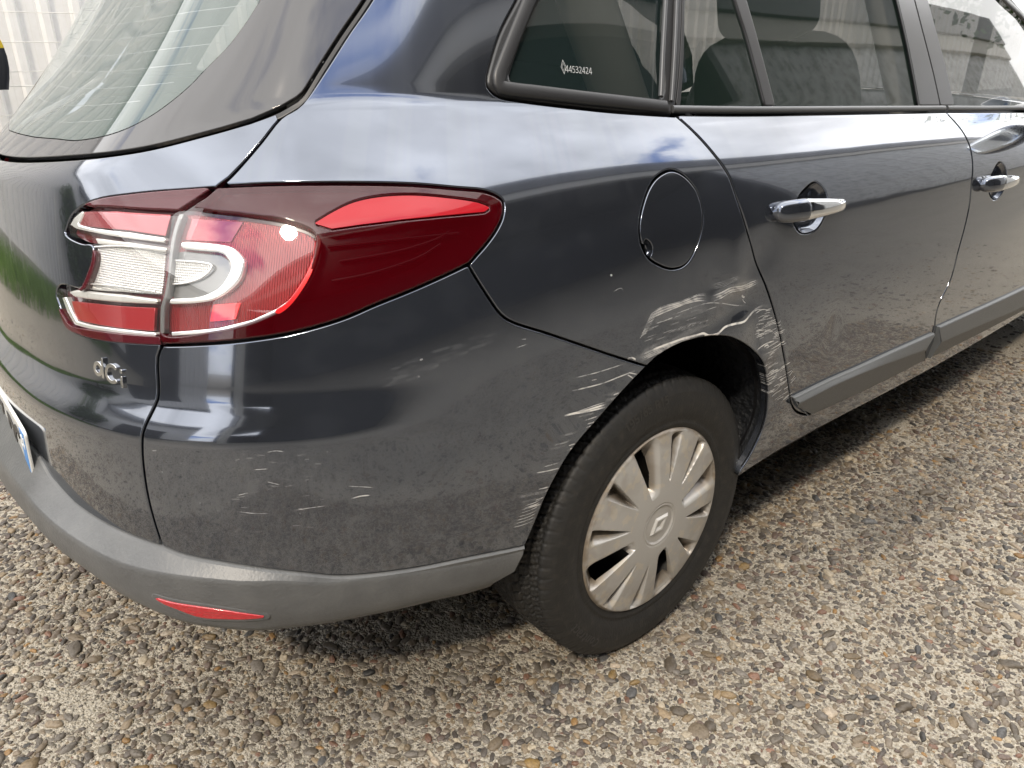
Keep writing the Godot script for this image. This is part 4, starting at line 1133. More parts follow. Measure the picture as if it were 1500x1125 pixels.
func pebbles(g: Node) -> void:
	var shapes := []
	for i in 7:
		shapes.append(pebble_mesh(i * 7 + 2, 12, 5))
	var tones := [Color(.17, .145, .12), Color(.12, .108, .10), Color(.25, .21, .16), Color(.10, .09, .082), Color(.30, .245, .17), Color(.15, .115, .10), Color(.20, .185, .165), Color(.34, .21, .085), Color(.060, .060, .060), Color(.46, .42, .34), Color(.24, .14, .10), Color(.15, .14, .12)]
	var odds := [18, 14, 17, 9, 13, 9, 14, 2, 3, 6, 3, 6]
	var bag := []
	for i in tones.size():
		for k in odds[i]:
			bag.append(tones[i])
	var place := {}
	var list := []
	var eye := Vector3(-1.0504, 1.1601, 1.6556)
	var cam: Camera3D = get_node("camera")
	var inv := cam.transform.affine_inverse()
	for k in 350000:
		var close := k % 5 < 3
		var x := rng.randf_range(-1.8, 2.4) if close else rng.randf_range(-3.4, 4.6)
		var z := rng.randf_range(-0.9, 1.7) if close else rng.randf_range(-3.0, 3.4)
		var dist := eye.distance_to(Vector3(x, 0, z))
		var u := rng.randf()
		var r := 0.0015 + 0.0052 * pow(u, 2.0) + (rng.randf_range(0.002, 0.006) if rng.randf() < 0.25 else 0.0) + (rng.randf_range(0.004, 0.010) if rng.randf() < 0.02 else 0.0)
		if dist > 2.2 and r < 0.0028 or dist > 3.4 and r < 0.0045 or rng.randf() < smoothstep(2.6, 5.4, dist) * 0.9:
			continue
		if lumps.get_noise_2d(x * 2.1 + 30.0, z * 2.1) + 0.5 * lumps.get_noise_2d(x * 6.0, z * 6.0 + 70.0) > 0.24 + rng.randf_range(0.0, 0.6):
			continue
		var key := Vector2i(int(floor(x / 0.03)), int(floor(z / 0.03)))
		var ok := true
		for dx in [-1, 0, 1]:
			for dz in [-1, 0, 1]:
				for q in place.get(key + Vector2i(dx, dz), []):
					if Vector2(q[0], q[1]).distance_to(Vector2(x, z)) < (q[2] + r) * 0.74:
						ok = false
		if not ok:
			continue
		if not place.has(key):
			place[key] = []
		place[key].append([x, z, r])
		var tone: Color = bag[rng.randi() % bag.size()]
		tone = tone * Color(1.05, 1.0, 0.93) * rng.randf_range(0.62, 1.05) * (1.0 - 0.6 * maxf(stain(x, z), 0.0))
		var long := rng.randf_range(1.0, 1.7)
		var tall := rng.randf_range(0.45, 0.75)
		var b := Basis(Vector3.UP, rng.randf() * TAU) * Basis(Vector3(1, 0, 0), rng.randf_range(-0.25, 0.25)) * Basis.from_scale(Vector3(r * long, r * tall, r / sqrt(long)))
		var sink := rng.randf_range(-0.45, 0.22)
		var t := Transform3D(b, Vector3(x, ground_y(x, z) + r * tall * sink, z))
		var c := inv * t.origin
		var seen := c.z < -0.1 and absf(c.x / c.z) < 0.70 and absf(c.y / c.z) < 0.53
		list.append([r * long / dist if seen else 0.0, t, tone, rng.randi() % 7])
	list.sort_custom(func(a, b): return a[0] > b[0])
	var stone := mat(Color.WHITE, 0.55)
	stone.vertex_color_use_as_albedo = true
	triplanar(stone, 11.0)
	stone.albedo_texture = noise_tex(512, 0.03, 5, [[0.0, Color(.62, .60, .58)], [0.5, Color(.86, .85, .84)], [1.0, Color(1, 1, 1)]], 31)
	# the three hundred that show largest are pieces of their own
	var by_tone := {}
	for i in 300:
		var q: Array = list[i]
		var tc: Color = q[2]
		var key := Vector2i(int(tc.r * 24), int(tc.b * 24))
		if not by_tone.has(key):
			var m := mat(lin((key.x + 0.5) / 24.0, lerpf((key.x + 0.5) / 24.0, (key.y + 0.5) / 24.0, 0.45), (key.y + 0.5) / 24.0), 0.55)
			m.albedo_texture = stone.albedo_texture
			triplanar(m, 11.0)
			by_tone[key] = m
		var o := MeshInstance3D.new()
		o.mesh = shapes[q[3]]
		o.material_override = by_tone[key]
		o.name = "pebble" if i == 0 else "pebble_%03d" % i
		o.transform = q[1]
		g.add_child(o)
	for s in 7:
		var mine := list.slice(300).filter(func(q): return q[3] == s)
		var mm := MultiMesh.new()
		mm.transform_format = MultiMesh.TRANSFORM_3D
		mm.use_colors = true
		mm.mesh = shapes[s]
		mm.instance_count = mine.size()
		for i in mine.size():
			mm.set_instance_transform(i, mine[i][1])
			mm.set_instance_color(i, mine[i][2])
		var o := MultiMeshInstance3D.new()
		o.multimesh = mm
		o.material_override = stone
		o.name = "small_pebbles" if s == 0 else "small_pebbles_%03d" % s
		o.set_meta("kind", "stuff")
		g.add_child(o)
	# sand grains standing out of the mortar
	var mm := MultiMesh.new()
	mm.transform_format = MultiMesh.TRANSFORM_3D
	mm.use_colors = true
	mm.mesh = pebble_mesh(77, 7, 3)
	var spots := []
	for k in 90000:
		var x := rng.randf_range(-1.8, 2.2)
		var z := rng.randf_range(-0.9, 1.6)
		var d := eye.distance_to(Vector3(x, 0, z))
		if rng.randf() > clampf(1.6 / (d * d) * 1.3, 0.0, 1.0):
			continue
		var r := rng.randf_range(0.0008, 0.0022)
		var b := Basis(Vector3.UP, rng.randf() * TAU) * Basis.from_scale(Vector3(r * rng.randf_range(0.8, 1.5), r * rng.randf_range(0.6, 1.1), r))
		var k2 := rng.randf_range(0.12, 0.44) * (1.0 - maxf(stain(x, z), 0.0))
		spots.append([Transform3D(b, Vector3(x, ground_y(x, z) + r * 0.1, z)), Color(k2, k2 * rng.randf_range(0.84, 0.93), k2 * rng.randf_range(0.62, 0.8))])
	mm.instance_count = spots.size()
	for i in spots.size():
		mm.set_instance_transform(i, spots[i][0])
		mm.set_instance_color(i, spots[i][1])
	var o := MultiMeshInstance3D.new()
	o.multimesh = mm
	o.material_override = stone
	o.name = "grit"
	o.set_meta("kind", "stuff")
	g.add_child(o)

# ---------------------------------------------------------------- the yard round the car
# a sheet of trapezoidal cladding from a to b (seen from the left of that walk), as one sheet per part
func cladding(a: Vector3, b: Vector3, y0: float, y1: float, pitch: float, depth: float, face: Vector3) -> MB:
	var mb := MB.new()
	var d := (b - a).normalized()
	var L := a.distance_to(b)
	var x := 0.0
	var prof := []
	while x < L - 0.001:
		for q in [[0.0, 0.0], [0.58, 0.0], [0.68, 1.0], [0.90, 1.0]]:
			if x + q[0] * pitch < L:
				prof.append(Vector2(x + q[0] * pitch, q[1] * depth))
		x += pitch
	prof.append(Vector2(L, 0))
	for i in prof.size() - 1:
		var p: Vector3 = a + d * prof[i].x + face * prof[i].y
		var q: Vector3 = a + d * prof[i + 1].x + face * prof[i + 1].y
		mb.quad(p + Vector3.UP * y0, q + Vector3.UP * y0, q + Vector3.UP * y1, p + Vector3.UP * y1, face)
	return mb

func tree(called: String, label: String, at: Vector3, tall: float, wide: float, tone: Color, sd: int) -> void:
	var t := thing(called, label, "tree", at, "trees beyond the yard")
	var r := RandomNumberGenerator.new()
	r.seed = sd
	var mb := MB.new()
	mb.tube([Vector3.ZERO, Vector3(0.05, tall * 0.3, 0.02), Vector3(-0.04, tall * 0.6, 0.05), Vector3(0.02, tall * 0.85, 0)], 0.02 * tall, 8)
	for k in 7:
		var a := r.randf() * TAU
		var y := tall * r.randf_range(0.3, 0.7)
		mb.tube([Vector3(0, y, 0), Vector3(cos(a) * wide * 0.3, y + tall * 0.1, sin(a) * wide * 0.3), Vector3(cos(a) * wide * 0.6, y + tall * 0.22, sin(a) * wide * 0.6)], 0.008 * tall, 6)
	obj("trunk", mb, mat(lin(.09, .07, .05), 0.9), t)
	var leaf := MB.new()
	leaf.quad(Vector3(-.5, 0, 0), Vector3(0, .06, -.3), Vector3(.5, 0, 0), Vector3(0, -.06, .3), Vector3.UP)
	var mm := MultiMesh.new()
	mm.transform_format = MultiMesh.TRANSFORM_3D
	mm.use_colors = true
	mm.mesh = leaf.mesh()
	var balls := []
	for k in 26:
		var a := r.randf() * TAU
		var q := sqrt(r.randf())
		balls.append([Vector3(cos(a) * wide * 0.62 * q, tall * r.randf_range(0.32, 0.95), sin(a) * wide * 0.62 * q), wide * r.randf_range(0.16, 0.34)])
	mm.instance_count = 9000
	for i in 9000:
		var b: Array = balls[r.randi() % balls.size()]
		var d := Vector3(r.randfn(), r.randfn(), r.randfn()).normalized()
		var s := 0.11 * r.randf_range(0.7, 1.4)
		mm.set_instance_transform(i, Transform3D(Basis(Vector3(r.randfn(), r.randfn(), r.randfn()).normalized(), r.randf() * TAU) * Basis.from_scale(Vector3.ONE * s), b[0] + d * b[1] * pow(r.randf(), 0.4)))
		mm.set_instance_color(i, tone * r.randf_range(0.6, 1.5))
	var m := mat(Color.WHITE, 0.6)
	m.vertex_color_use_as_albedo = true
	m.backlight_enabled = true
	m.backlight = Color(0.5, 0.6, 0.2)
	var o := MultiMeshInstance3D.new()
	o.name = "crown"
	o.multimesh = mm
	o.material_override = m
	o.set_meta("kind", "stuff")
	t.add_child(o)

func build_grass() -> void:
	var leaf := MB.new()
	leaf.quad(Vector3(-.004, 0, 0), Vector3(.004, 0, 0), Vector3(.003, .6, .02), Vector3(-.003, .6, .02), Vector3(0, 0, 1))
	leaf.quad(Vector3(-.003, .6, .02), Vector3(.003, .6, .02), Vector3(.0005, 1, .12), Vector3(-.0005, 1, .12), Vector3(0, 0, 1))
	var mm := MultiMesh.new()
	mm.transform_format = MultiMesh.TRANSFORM_3D
	mm.use_colors = true
	mm.mesh = leaf.mesh()
	mm.instance_count = 14000
	for i in 14000:
		var x := rng.randf_range(-7.0, 5.0)
		var z := -5.2 + 1.5 * pow(rng.randf(), 1.6) + 0.25 * sin(x * 1.7)
		var h := rng.randf_range(.08, .38)
		mm.set_instance_transform(i, Transform3D(Basis(Vector3.UP, rng.randf() * TAU) * Basis(Vector3(1, 0, 0), rng.randf_range(-.4, .4)) * Basis.from_scale(Vector3(1.6, h, h)), Vector3(x, 0, z)))
		mm.set_instance_color(i, Color(.10, .17, .03) * rng.randf_range(.6, 1.4))
	var m := mat(Color.WHITE, 0.6)
	m.vertex_color_use_as_albedo = true
	m.backlight_enabled = true
	m.backlight = Color(.4, .5, .15)
	var o := MultiMeshInstance3D.new()
	o.name = "grass"
	o.multimesh = mm
	o.material_override = m
	o.set_meta("kind", "stuff")
	tag(o, "rough green grass growing along the foot of the wire fence", "grass")
	add_child(o)

func build_yard() -> void:
	var pale := triplanar(mat(lin(.70, .695, .69), 0.5), 0.7)
	pale.albedo_texture = noise_tex(512, 0.02, 4, [[0, Color(.96, .955, .95)], [1, Color(1, 1, 1)]], 15)
	var white := triplanar(mat(lin(.66, .655, .64), 0.45), 0.5)
	white.albedo_texture = pale.albedo_texture
	var dark := mat(lin(.05, .052, .058), 0.8)
	var grey := triplanar(mat(lin(.42, .42, .41), 0.5), 0.4)
	grey.albedo_texture = noise_tex(512, 0.015, 5, [[0, Color(.55, .53, .5)], [0.5, Color(.9, .9, .9)], [1, Color(1, 1, 1)]], 16)
	var roof := triplanar(mat(lin(.07, .07, .072), 0.6), 0.4)
	roof.albedo_texture = grey.albedo_texture
	# the pale hall beyond the fence, on the far side of the car
	var t := thing("corrugated_hall", "pale corrugated metal hall beyond the wire fence, on the far side of the car", "building", Vector3(0, 0, -6.0))
	for k in 9:
		obj("wall_sheet", cladding(Vector3(-14 + 4 * k, 0, 0), Vector3(-10 + 4 * k, 0, 0), 0.25, 4.3, 0.235, 0.035, Vector3(0, 0, 1)), pale, t)
	var mb := MB.new()
	mb.box(Vector3(-14, 0, -0.4), Vector3(22, 0.25, 0.06))
	obj("plinth", mb, mat(lin(.30, .29, .27), 0.9), t)
	mb = MB.new()
	mb.box(Vector3(-14, 4.3, -0.3), Vector3(22, 4.42, 0.10))
	obj("eaves_flashing", mb, mat(lin(.35, .35, .35), 0.4), t)
	mb = MB.new()
	mb.quad(Vector3(-14, 4.36, 0), Vector3(22, 4.36, 0), Vector3(22, 5.2, -8), Vector3(-14, 5.2, -8), Vector3.UP)
	mb.quad(Vector3(-14, 0, -8), Vector3(22, 0, -8), Vector3(22, 5.2, -8), Vector3(-14, 5.2, -8), Vector3(0, 0, -1))
	mb.quad(Vector3(-14, 0, 0), Vector3(-14, 0, -8), Vector3(-14, 5.2, -8), Vector3(-14, 4.36, 0), Vector3(-1, 0, 0))
	mb.quad(Vector3(22, 0, 0), Vector3(22, 0, -8), Vector3(22, 5.2, -8), Vector3(22, 4.36, 0), Vector3(1, 0, 0))
	obj("roof", mb, roof, t)
	# the wire fence before it
	t = thing("wire_fence", "pale welded wire mesh fence on posts before the corrugated hall", "fence", Vector3(0, 0, -5.4))
	var wire := mat(lin(.62, .61, .58), 0.5)
	mb = MB.new()
	for k in 400:
		var x := -6.0 + 0.05 * k
		mb.box(Vector3(x - .001, 0.05, -.001), Vector3(x + .001, 2.0, .001))
	var o := obj("upright_wires", mb, wire, t)
	o.set_meta("kind", "stuff")
	for y in [0.1, 0.3, 0.5, 0.7, 0.9, 1.0, 1.2, 1.4, 1.6, 1.8, 1.95]:
		mb = MB.new()
		mb.tube([Vector3(-6, y, .008), Vector3(14, y, .008)], 0.003, 6)
		obj("level_wire", mb, wire, t)
	for k in 9:
		mb = MB.new()
		mb.box(Vector3(-5.35 + 2.5 * k - .03, 0, -.07), Vector3(-5.35 + 2.5 * k + .03, 2.05, -.01))
		obj("post", mb, wire, t)
	mb = MB.new()
	var rows := []
	for i in 7:
		var line := PackedVector3Array()
		for j in 15:
			var u := j / 14.0
			var v := i / 6.0
			line.append(Vector3(0.03 + (u - 1.0) * 0.30 + 0.05 * sin(v * 3.0), 1.10 - v * 0.42 + 0.03 * u * (1 - v), 0.03 + 0.02 * sin(u * 17 + v * 2.0) + 0.01 * sin(u * 31)))
		rows.append(line)
	mb.loft(rows, Vector3(0, 0, 1))
	var cl := mat(Color.WHITE, 0.85)
	var im := Image.create(64, 64, false, Image.FORMAT_RGB8)
	im.fill(Color(.10, .11, .14))
	im.fill_rect(Rect2i(0, 6, 64, 9), Color(.16, .16, .32))
	im.fill_rect(Rect2i(0, 15, 64, 9), Color(.72, .62, .12))
	cl.albedo_texture = ImageTexture.create_from_image(im)
	o = obj("hanging_cloth", mb, cl)
	o.position = Vector3(0.015, 0.2, -5.35)
	tag(o, "dark cloth with a blue and a yellow stripe hanging on the wire fence", "cloth")
	# the white shed across the yard behind the car
	t = thing("white_shed", "white corrugated shed across the yard, behind the car's tail", "building", Vector3(-8.5, 0, 0))
	for k in 5:
		obj("wall_sheet", cladding(Vector3(0, 0, -9 + 2.1 * k), Vector3(0, 0, -6.9 + 2.1 * k), 0.2, 3.9, 0.26, 0.04, Vector3(1, 0, 0)), white, t)
	mb = MB.new()
	mb.box(Vector3(.05, 0.02, -3.4), Vector3(.09, 2.9, -0.2))
	obj("door", mb, dark, t)
	mb = MB.new()
	mb.box(Vector3(-6, 3.9, -9.1), Vector3(.15, 4.1, 1.6))
	mb.box(Vector3(-6, 0, -9.0), Vector3(-.05, 3.9, 1.5))
	mb.box(Vector3(-6, 0, -9.05), Vector3(0.05, 0.2, 1.55))
	obj("roof", mb, roof, t)
	mb = MB.new()
	mb.box(Vector3(-.2, 0, -.2), Vector3(.2, 3.6, .2))
	o = obj("concrete_pillar", mb, mat(lin(.50, .48, .43), 0.8))
	o.position = Vector3(-7.2, 0, 3.1)
	tag(o, "pale concrete pillar standing between the white shed and the long dark shed", "pillar")
	# the long shed behind the photographer, seen in the paint and the windows
	t = thing("long_shed", "long dark shed with an open bay and grey sheet walls, behind the photographer", "building", Vector3(0, 0, 5.4))
	for k in 7:
		obj("wall_sheet", cladding(Vector3(7.2 + 2.4 * k, 0, 0), Vector3(9.6 + 2.4 * k, 0, 0), 0.15, 5.6, 1.2, 0.03, Vector3(0, 0, -1)), grey, t)
	mb = MB.new()
	mb.box(Vector3(-16, 5.6, -.12), Vector3(24, 6.15, .1))
	obj("fascia", mb, triplanar(mat(lin(.42, .40, .36), 0.7), 0.5), t)
	mb = MB.new()
	mb.box(Vector3(-16.1, 6.15, -.2), Vector3(24.1, 7.2, .2))
	obj("parapet", mb, mat(lin(.10, .10, .105), 0.6), t)
	for q in [[Vector3(-16, 0, 5.8), Vector3(24, 6.4, 6)], [Vector3(-16, 0, 0.1), Vector3(-15.8, 5.6, 5.8)], [Vector3(7.2, 0, 0.1), Vector3(7.4, 5.6, 5.8)]]:
		mb = MB.new()
		mb.box(q[0], q[1])
		obj("inner_wall", mb, dark, t)
	for x in [-15.9, 7.1]:
		mb = MB.new()
		mb.box(Vector3(x - .1, 0, -.05), Vector3(x + .1, 5.6, .15))
		obj("post", mb, mat(lin(.05, .05, .05), 0.6), t)
	mb = MB.new()
	mb.quad(Vector3(-16, 6.9, .2), Vector3(24, 6.9, .2), Vector3(24, 7.2, 6.1), Vector3(-16, 7.2, 6.1), Vector3.UP)
	mb.quad(Vector3(-16, 5.6, .1), Vector3(24, 5.6, .1), Vector3(24, 6.3, 6.1), Vector3(-16, 6.3, 6.1), Vector3.DOWN)
	obj("roof", mb, roof, t)
	# green beyond the yard
	tree("bushy_tree", "mid green bushy tree ahead of the car, seen through its windows", Vector3(13, 0, -3.6), 5.5, 2.6, Color(.07, .12, .025), 3)
	tree("yellowish_tree", "yellowish green tree ahead of the car, nearer to the long shed", Vector3(17, 0, 0.5), 6.5, 3.0, Color(.13, .15, .03), 4)
	tree("low_tree", "low dark green tree between the hall and the white shed", Vector3(-7.4, 0, -5.2), 3.0, 1.7, Color(.05, .09, .02), 5)

# ---------------------------------------------------------------- wheels
const TYRE_R := 0.302
func build_wheel(parent: Node, at: Vector3, flip: bool, show: bool) -> Node3D:
	var w := part("wheel", parent)
	w.position = at
	if flip:
		w.rotation.y = PI
	if not M.has("tyre_mesh"):
		M.tyre_mesh = tyre_mesh(at.y)
		M.cap_mesh = cap_mesh()
		M.steel_mesh = steel_mesh()
	obj("tyre", M.tyre_mesh, M.tyre, w)
	obj("steel_rim", M.steel_mesh, M.steel, w)
	obj("hub_cap", M.cap_mesh, M.cap, w)
	if show:
		obj("hub_emblem", emblem_mesh(), M.cap, w)
		ring_text(w, "195/65 R15", 0.268, 102.0, 0.017)
		ring_text(w, "Contract", 0.262, 222.0, 0.019)
	return w

func ring_text(w: Node3D, words: String, r: float, deg: float, size: float) -> void:
	var f := SystemFont.new()
	f.font_names = PackedStringArray(["Droid Sans"])
	f.font_weight = 700
	var tm := TextMesh.new()
	tm.text = words
	tm.font = f
	tm.font_size = 64
	tm.pixel_size = size / 46.0
	tm.depth = 0.0012
	# each letter bent round the sidewall
	var arr := tm.get_mesh_arrays()
	var v: PackedVector3Array = arr[Mesh.ARRAY_VERTEX]
	var n: PackedVector3Array = arr[Mesh.ARRAY_NORMAL]
	for i in v.size():
		var a := deg_to_rad(deg) - v[i].x / r
		var rr := r + v[i].y
		var lift := tyre_z(rr) + 0.0002 + maxf(v[i].z, 0.0)
		var u := n[i]
		v[i] = Vector3(cos(a) * rr, sin(a) * rr, lift)
		n[i] = Vector3(cos(a) * u.y + sin(a) * u.x, sin(a) * u.y - cos(a) * u.x, u.z)
	arr[Mesh.ARRAY_VERTEX] = v
	arr[Mesh.ARRAY_NORMAL] = n
	var am := ArrayMesh.new()
	am.add_surface_from_arrays(Mesh.PRIMITIVE_TRIANGLES, arr)
	obj("sidewall_lettering", am, M.tyre_text, w)

func tyre_z(r: float) -> float:
	return lerp_list([.190, .200, .208, .214, .232, .252, .272, .286, .295, .301], [.080, .090, .0935, .0915, .0975, .0995, .0965, .0905, .0835, .0745], r)

func tyre_mesh(axle: float) -> ArrayMesh:
	var mb := MB.new()
	var nseg := 600
	var prof := []           # radius, z, groove weight
	for r in [.188, .193, .198, .203, .208, .211, .214, .218, .225, .232, .239, .246, .253, .260, .267, .272, .2735, .275, .280, .285, .290, .294, .298]:
		prof.append(Vector3(r, tyre_z(r), 0.0))
	var zs := []
	var z := 0.0715
	while z > -0.0716:
		zs.append(z)
		z -= 0.0022
	for q in zs:
		prof.append(Vector3(TYRE_R - 0.0075 * pow(absf(q) / 0.0715, 3.2), q, 1.0))
	for i in 23:
		var p: Vector3 = prof[22 - i]
		prof.append(Vector3(p.x, -p.y, 0.0))
	var rows := []
	for i in prof.size():
		var p: Vector3 = prof[i]
		var line := PackedVector3Array()
		for j in nseg + 1:
			var a := TAU * (j % nseg) / nseg
			var r := p.x
			var arc := a / TAU * 76.0
			if p.z > 0.5:
				var az := absf(p.y)
				for gz in [0.0, 0.026, 0.050]:
					if absf(az - gz) < 0.0036:
						r -= 0.006
				var f := fposmod(arc + az * 16.0 * (1.0 if az > 0.026 else 1.6) + (0.5 if p.y < 0 else 0.0), 1.0)
				if f < 0.16 and az > 0.005:
					r -= 0.005
				elif f > 0.52 and f < 0.62 and az > 0.03:
					r -= 0.0025
			elif p.x > 0.284:
				if fposmod(arc + 0.0715 * 16.0, 1.0) < 0.16:
					r -= 0.002
			elif p.x > 0.222 and p.x < 0.27:
				r += 0.0
			var y := sin(a) * r
			var zz := p.y
			if p.z < 0.5 and p.x > 0.276 and p.x < 0.284:
				zz += signf(zz) * 0.0006 * (1.0 if fposmod(a / TAU * 240.0, 1.0) < 0.5 else 0.0)
			if y < -axle + 0.001:
				var press := (-axle + 0.001) - y
				y = -axle + 0.001
				zz += signf(zz) * press * 0.5
			line.append(Vector3(cos(a) * r, y, zz))
		rows.append(line)
	mb.loft(rows, Vector3.ZERO, true)
	var s := 0.0
	for i in mb.v.size():
		s += mb.n[i].x * mb.v[i].x + mb.n[i].y * mb.v[i].y
	if s < 0:
		for i in range(0, mb.v.size(), 3):
			var q := mb.v[i + 1]; mb.v[i + 1] = mb.v[i + 2]; mb.v[i + 2] = q
			var w := mb.n[i + 1]; mb.n[i + 1] = mb.n[i + 2]; mb.n[i + 2] = w
			for k in 3:
				mb.n[i + k] = -mb.n[i + k]
	return mb.mesh()

func steel_mesh() -> ArrayMesh:
	var mb := MB.new()
	var prof := [Vector2(.0, .040), Vector2(.05, .045), Vector2(.07, .030), Vector2(.13, .048), Vector2(.165, .030), Vector2(.178, .060), Vector2(.188, .078), Vector2(.1925, .084), Vector2(.190, -.08), Vector2(.15, -.09), Vector2(0.0, -.09)]
	var rows := []
	for p in prof:
		var line := PackedVector3Array()
		for j in 49:
			var a := TAU * (j % 48) / 48.0
			line.append(Vector3(cos(a) * p.x, sin(a) * p.x, p.y))
		rows.append(line)
	mb.loft(rows, Vector3.ZERO, true)
	return mb.mesh()

const CAP_TURN := 17.0
# height of the wheel cover above its rim plane; z < -0.5 marks an opening
func cap_z(r: float, deg: float) -> float:
	var z := 0.0
	if r < 0.0475:
		z = 0.0105 + 0.0015 * (1.0 - pow(r / 0.0475, 2.0))
		z -= 0.0022 * smoothstep(0.0415, 0.040, r)
		z += 0.0015 * exp(-pow((r - 0.0435) / 0.002, 2.0))
	else:
		z = lerpf(0.0122, 0.0, pow((r - 0.0475) / 0.1525, 1.6))
	z -= 0.006 * smoothstep(0.193, 0.2005, r)
	var q := fposmod(deg - CAP_TURN, 90.0)       # four alike quarters
	var wide := minf(q, 90.0 - q)                # from the deep opening
	var side := q if q < 45.0 else q - 90.0
	# the deep opening: a scooped flank on one side, a sharp edge on the other
	if r > 0.070 and r < 0.1945:
		var d0 := deg_to_rad(side + 14.0) * r       # metres from the scooped flank's brow
		var d1 := deg_to_rad(7.0 - side) * r
		if d0 > 0.0 and d1 > 0.0:
			var deep := 0.026 * smoothstep(0.0, 0.024, d0) * smoothstep(0.0, 0.003, d1) * smoothstep(0.070, 0.092, r)
			z -= deep * (1.0 - 0.8 * smoothstep(0.165, 0.1945, r))
			var curve := 6.5 - 3.0 * pow(absf(r - 0.135) / 0.045, 2.0)
			if r > 0.088 and r < 0.170 and side > -curve - 0.5 and side < 6.4:
				return -1.0
	# two wedge grooves between, with one steep and one long flank
	for g in [30.5, 59.5]:
		var dg: float = q - g
		if r > 0.088:
			var t := (r - 0.088) / 0.104
			var half := rad_to_deg(lerpf(0.001, 0.036, pow(t, 0.95)) / r) * 0.5
			if absf(dg) < half and r < 0.192:
				var u := (dg + half) / (2.0 * half)
				var deep := 0.027 * smoothstep(0.0, 0.30, t)
				deep *= 1.0 - 0.85 * smoothstep(0.176, 0.192, r)
				z -= deep * (smoothstep(0.0, 0.20, u) if u < 0.25 else pow(1.0 - (u - 0.25) / 0.75, 0.9))
	return z

func cap_mesh() -> ArrayMesh:
	var mb := MB.new()
	mb.coloured = true
	var nr := 134
	var na := 720
	var zb := 0.0935
	var Z := PackedFloat32Array()
	for i in nr + 1:
		for j in na:
			Z.append(cap_z(0.201 * i / nr, 360.0 * j / na))
	var f := FastNoiseLite.new()
	f.seed = 8
	f.frequency = 1.0
	f.fractal_octaves = 4
	var pt := func(i: int, j: int) -> Vector3:
		var r := 0.201 * i / nr
		var a := TAU * (j % na) / na
		return Vector3(cos(a) * r, sin(a) * r, zb + Z[i * na + j % na])
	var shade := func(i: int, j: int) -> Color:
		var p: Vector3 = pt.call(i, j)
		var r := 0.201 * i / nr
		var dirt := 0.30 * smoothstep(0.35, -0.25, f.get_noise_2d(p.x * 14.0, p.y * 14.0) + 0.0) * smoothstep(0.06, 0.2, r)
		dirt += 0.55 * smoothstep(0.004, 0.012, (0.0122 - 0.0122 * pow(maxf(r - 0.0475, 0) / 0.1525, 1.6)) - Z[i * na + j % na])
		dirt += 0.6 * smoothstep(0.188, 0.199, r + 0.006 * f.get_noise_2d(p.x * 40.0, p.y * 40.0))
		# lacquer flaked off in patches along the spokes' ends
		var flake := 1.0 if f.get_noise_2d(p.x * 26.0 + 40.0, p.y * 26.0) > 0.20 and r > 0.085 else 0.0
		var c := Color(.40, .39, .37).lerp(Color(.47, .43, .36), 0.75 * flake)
		var sunk := smoothstep(0.012, 0.026, (0.0122 - 0.0122 * pow(maxf(r - 0.0475, 0) / 0.1525, 1.6)) - Z[i * na + j % na])  # grime and deep shading in the grooves, both painted in by depth
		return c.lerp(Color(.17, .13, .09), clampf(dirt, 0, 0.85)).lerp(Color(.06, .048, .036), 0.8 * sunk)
	var nrm := func(i: int, j: int) -> Vector3:
		var i0 := maxi(i - 1, 1)
		var i1 := mini(i + 1, nr)
		var jj := posmod(j, na)
		var h := Z[i * na + jj]
		var z0 := Z[i0 * na + jj]
		var z1 := Z[i1 * na + jj]
		var y0 := Z[i * na + posmod(j - 1, na)]
		var y1 := Z[i * na + posmod(j + 1, na)]
		z0 = h if z0 < -0.5 else z0
		z1 = h if z1 < -0.5 else z1
		y0 = h if y0 < -0.5 else y0
		y1 = h if y1 < -0.5 else y1
		var r := 0.201 * i / nr
		var dr := (z1 - z0) / (0.201 * (i1 - i0) / nr)
		var da := (y1 - y0) / (r * TAU * 2.0 / na)
		var a := TAU * jj / na
		return Vector3(-dr * cos(a) + da * sin(a), -dr * sin(a) - da * cos(a), 1.0).normalized()
	for i in range(1, nr):
		for j in na:
			var ids := [i * na + j, (i + 1) * na + j, (i + 1) * na + (j + 1) % na, i * na + (j + 1) % na]
			var gone := false
			for k in ids:
				if Z[k] < -0.5:
					gone = true
			if gone:
				continue
			var P := [pt.call(i, j), pt.call(i + 1, j), pt.call(i + 1, j + 1), pt.call(i, j + 1)]
			var N := [nrm.call(i, j), nrm.call(i + 1, j), nrm.call(i + 1, j + 1), nrm.call(i, j + 1)]
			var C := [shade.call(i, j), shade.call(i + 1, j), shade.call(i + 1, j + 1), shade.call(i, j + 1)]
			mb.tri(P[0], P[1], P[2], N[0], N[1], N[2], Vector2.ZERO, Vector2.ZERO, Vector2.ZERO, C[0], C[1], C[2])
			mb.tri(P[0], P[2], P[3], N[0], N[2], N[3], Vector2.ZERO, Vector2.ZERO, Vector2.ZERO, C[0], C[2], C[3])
	for j in na:
		mb.tri(Vector3(0, 0, zb + Z[0]), pt.call(1, j), pt.call(1, j + 1), Vector3(0, 0, 1), Vector3(0, 0, 1), Vector3(0, 0, 1), Vector2.ZERO, Vector2.ZERO, Vector2.ZERO, Color(.40, .39, .37), Color(.40, .39, .37), Color(.40, .39, .37))
		# outer rim turned back to the tyre
		var a: Vector3 = pt.call(nr, j)
		var b: Vector3 = pt.call(nr, j + 1)
		mb.tint = Color(.25, .21, .16)
		mb.quad(a, b, b * Vector3(1.004, 1.004, 1) - Vector3(0, 0, .02), a * Vector3(1.004, 1.004, 1) - Vector3(0, 0, .02), Vector3(a.x, a.y, 0))
		mb.tint = Color.WHITE
	return mb.mesh()

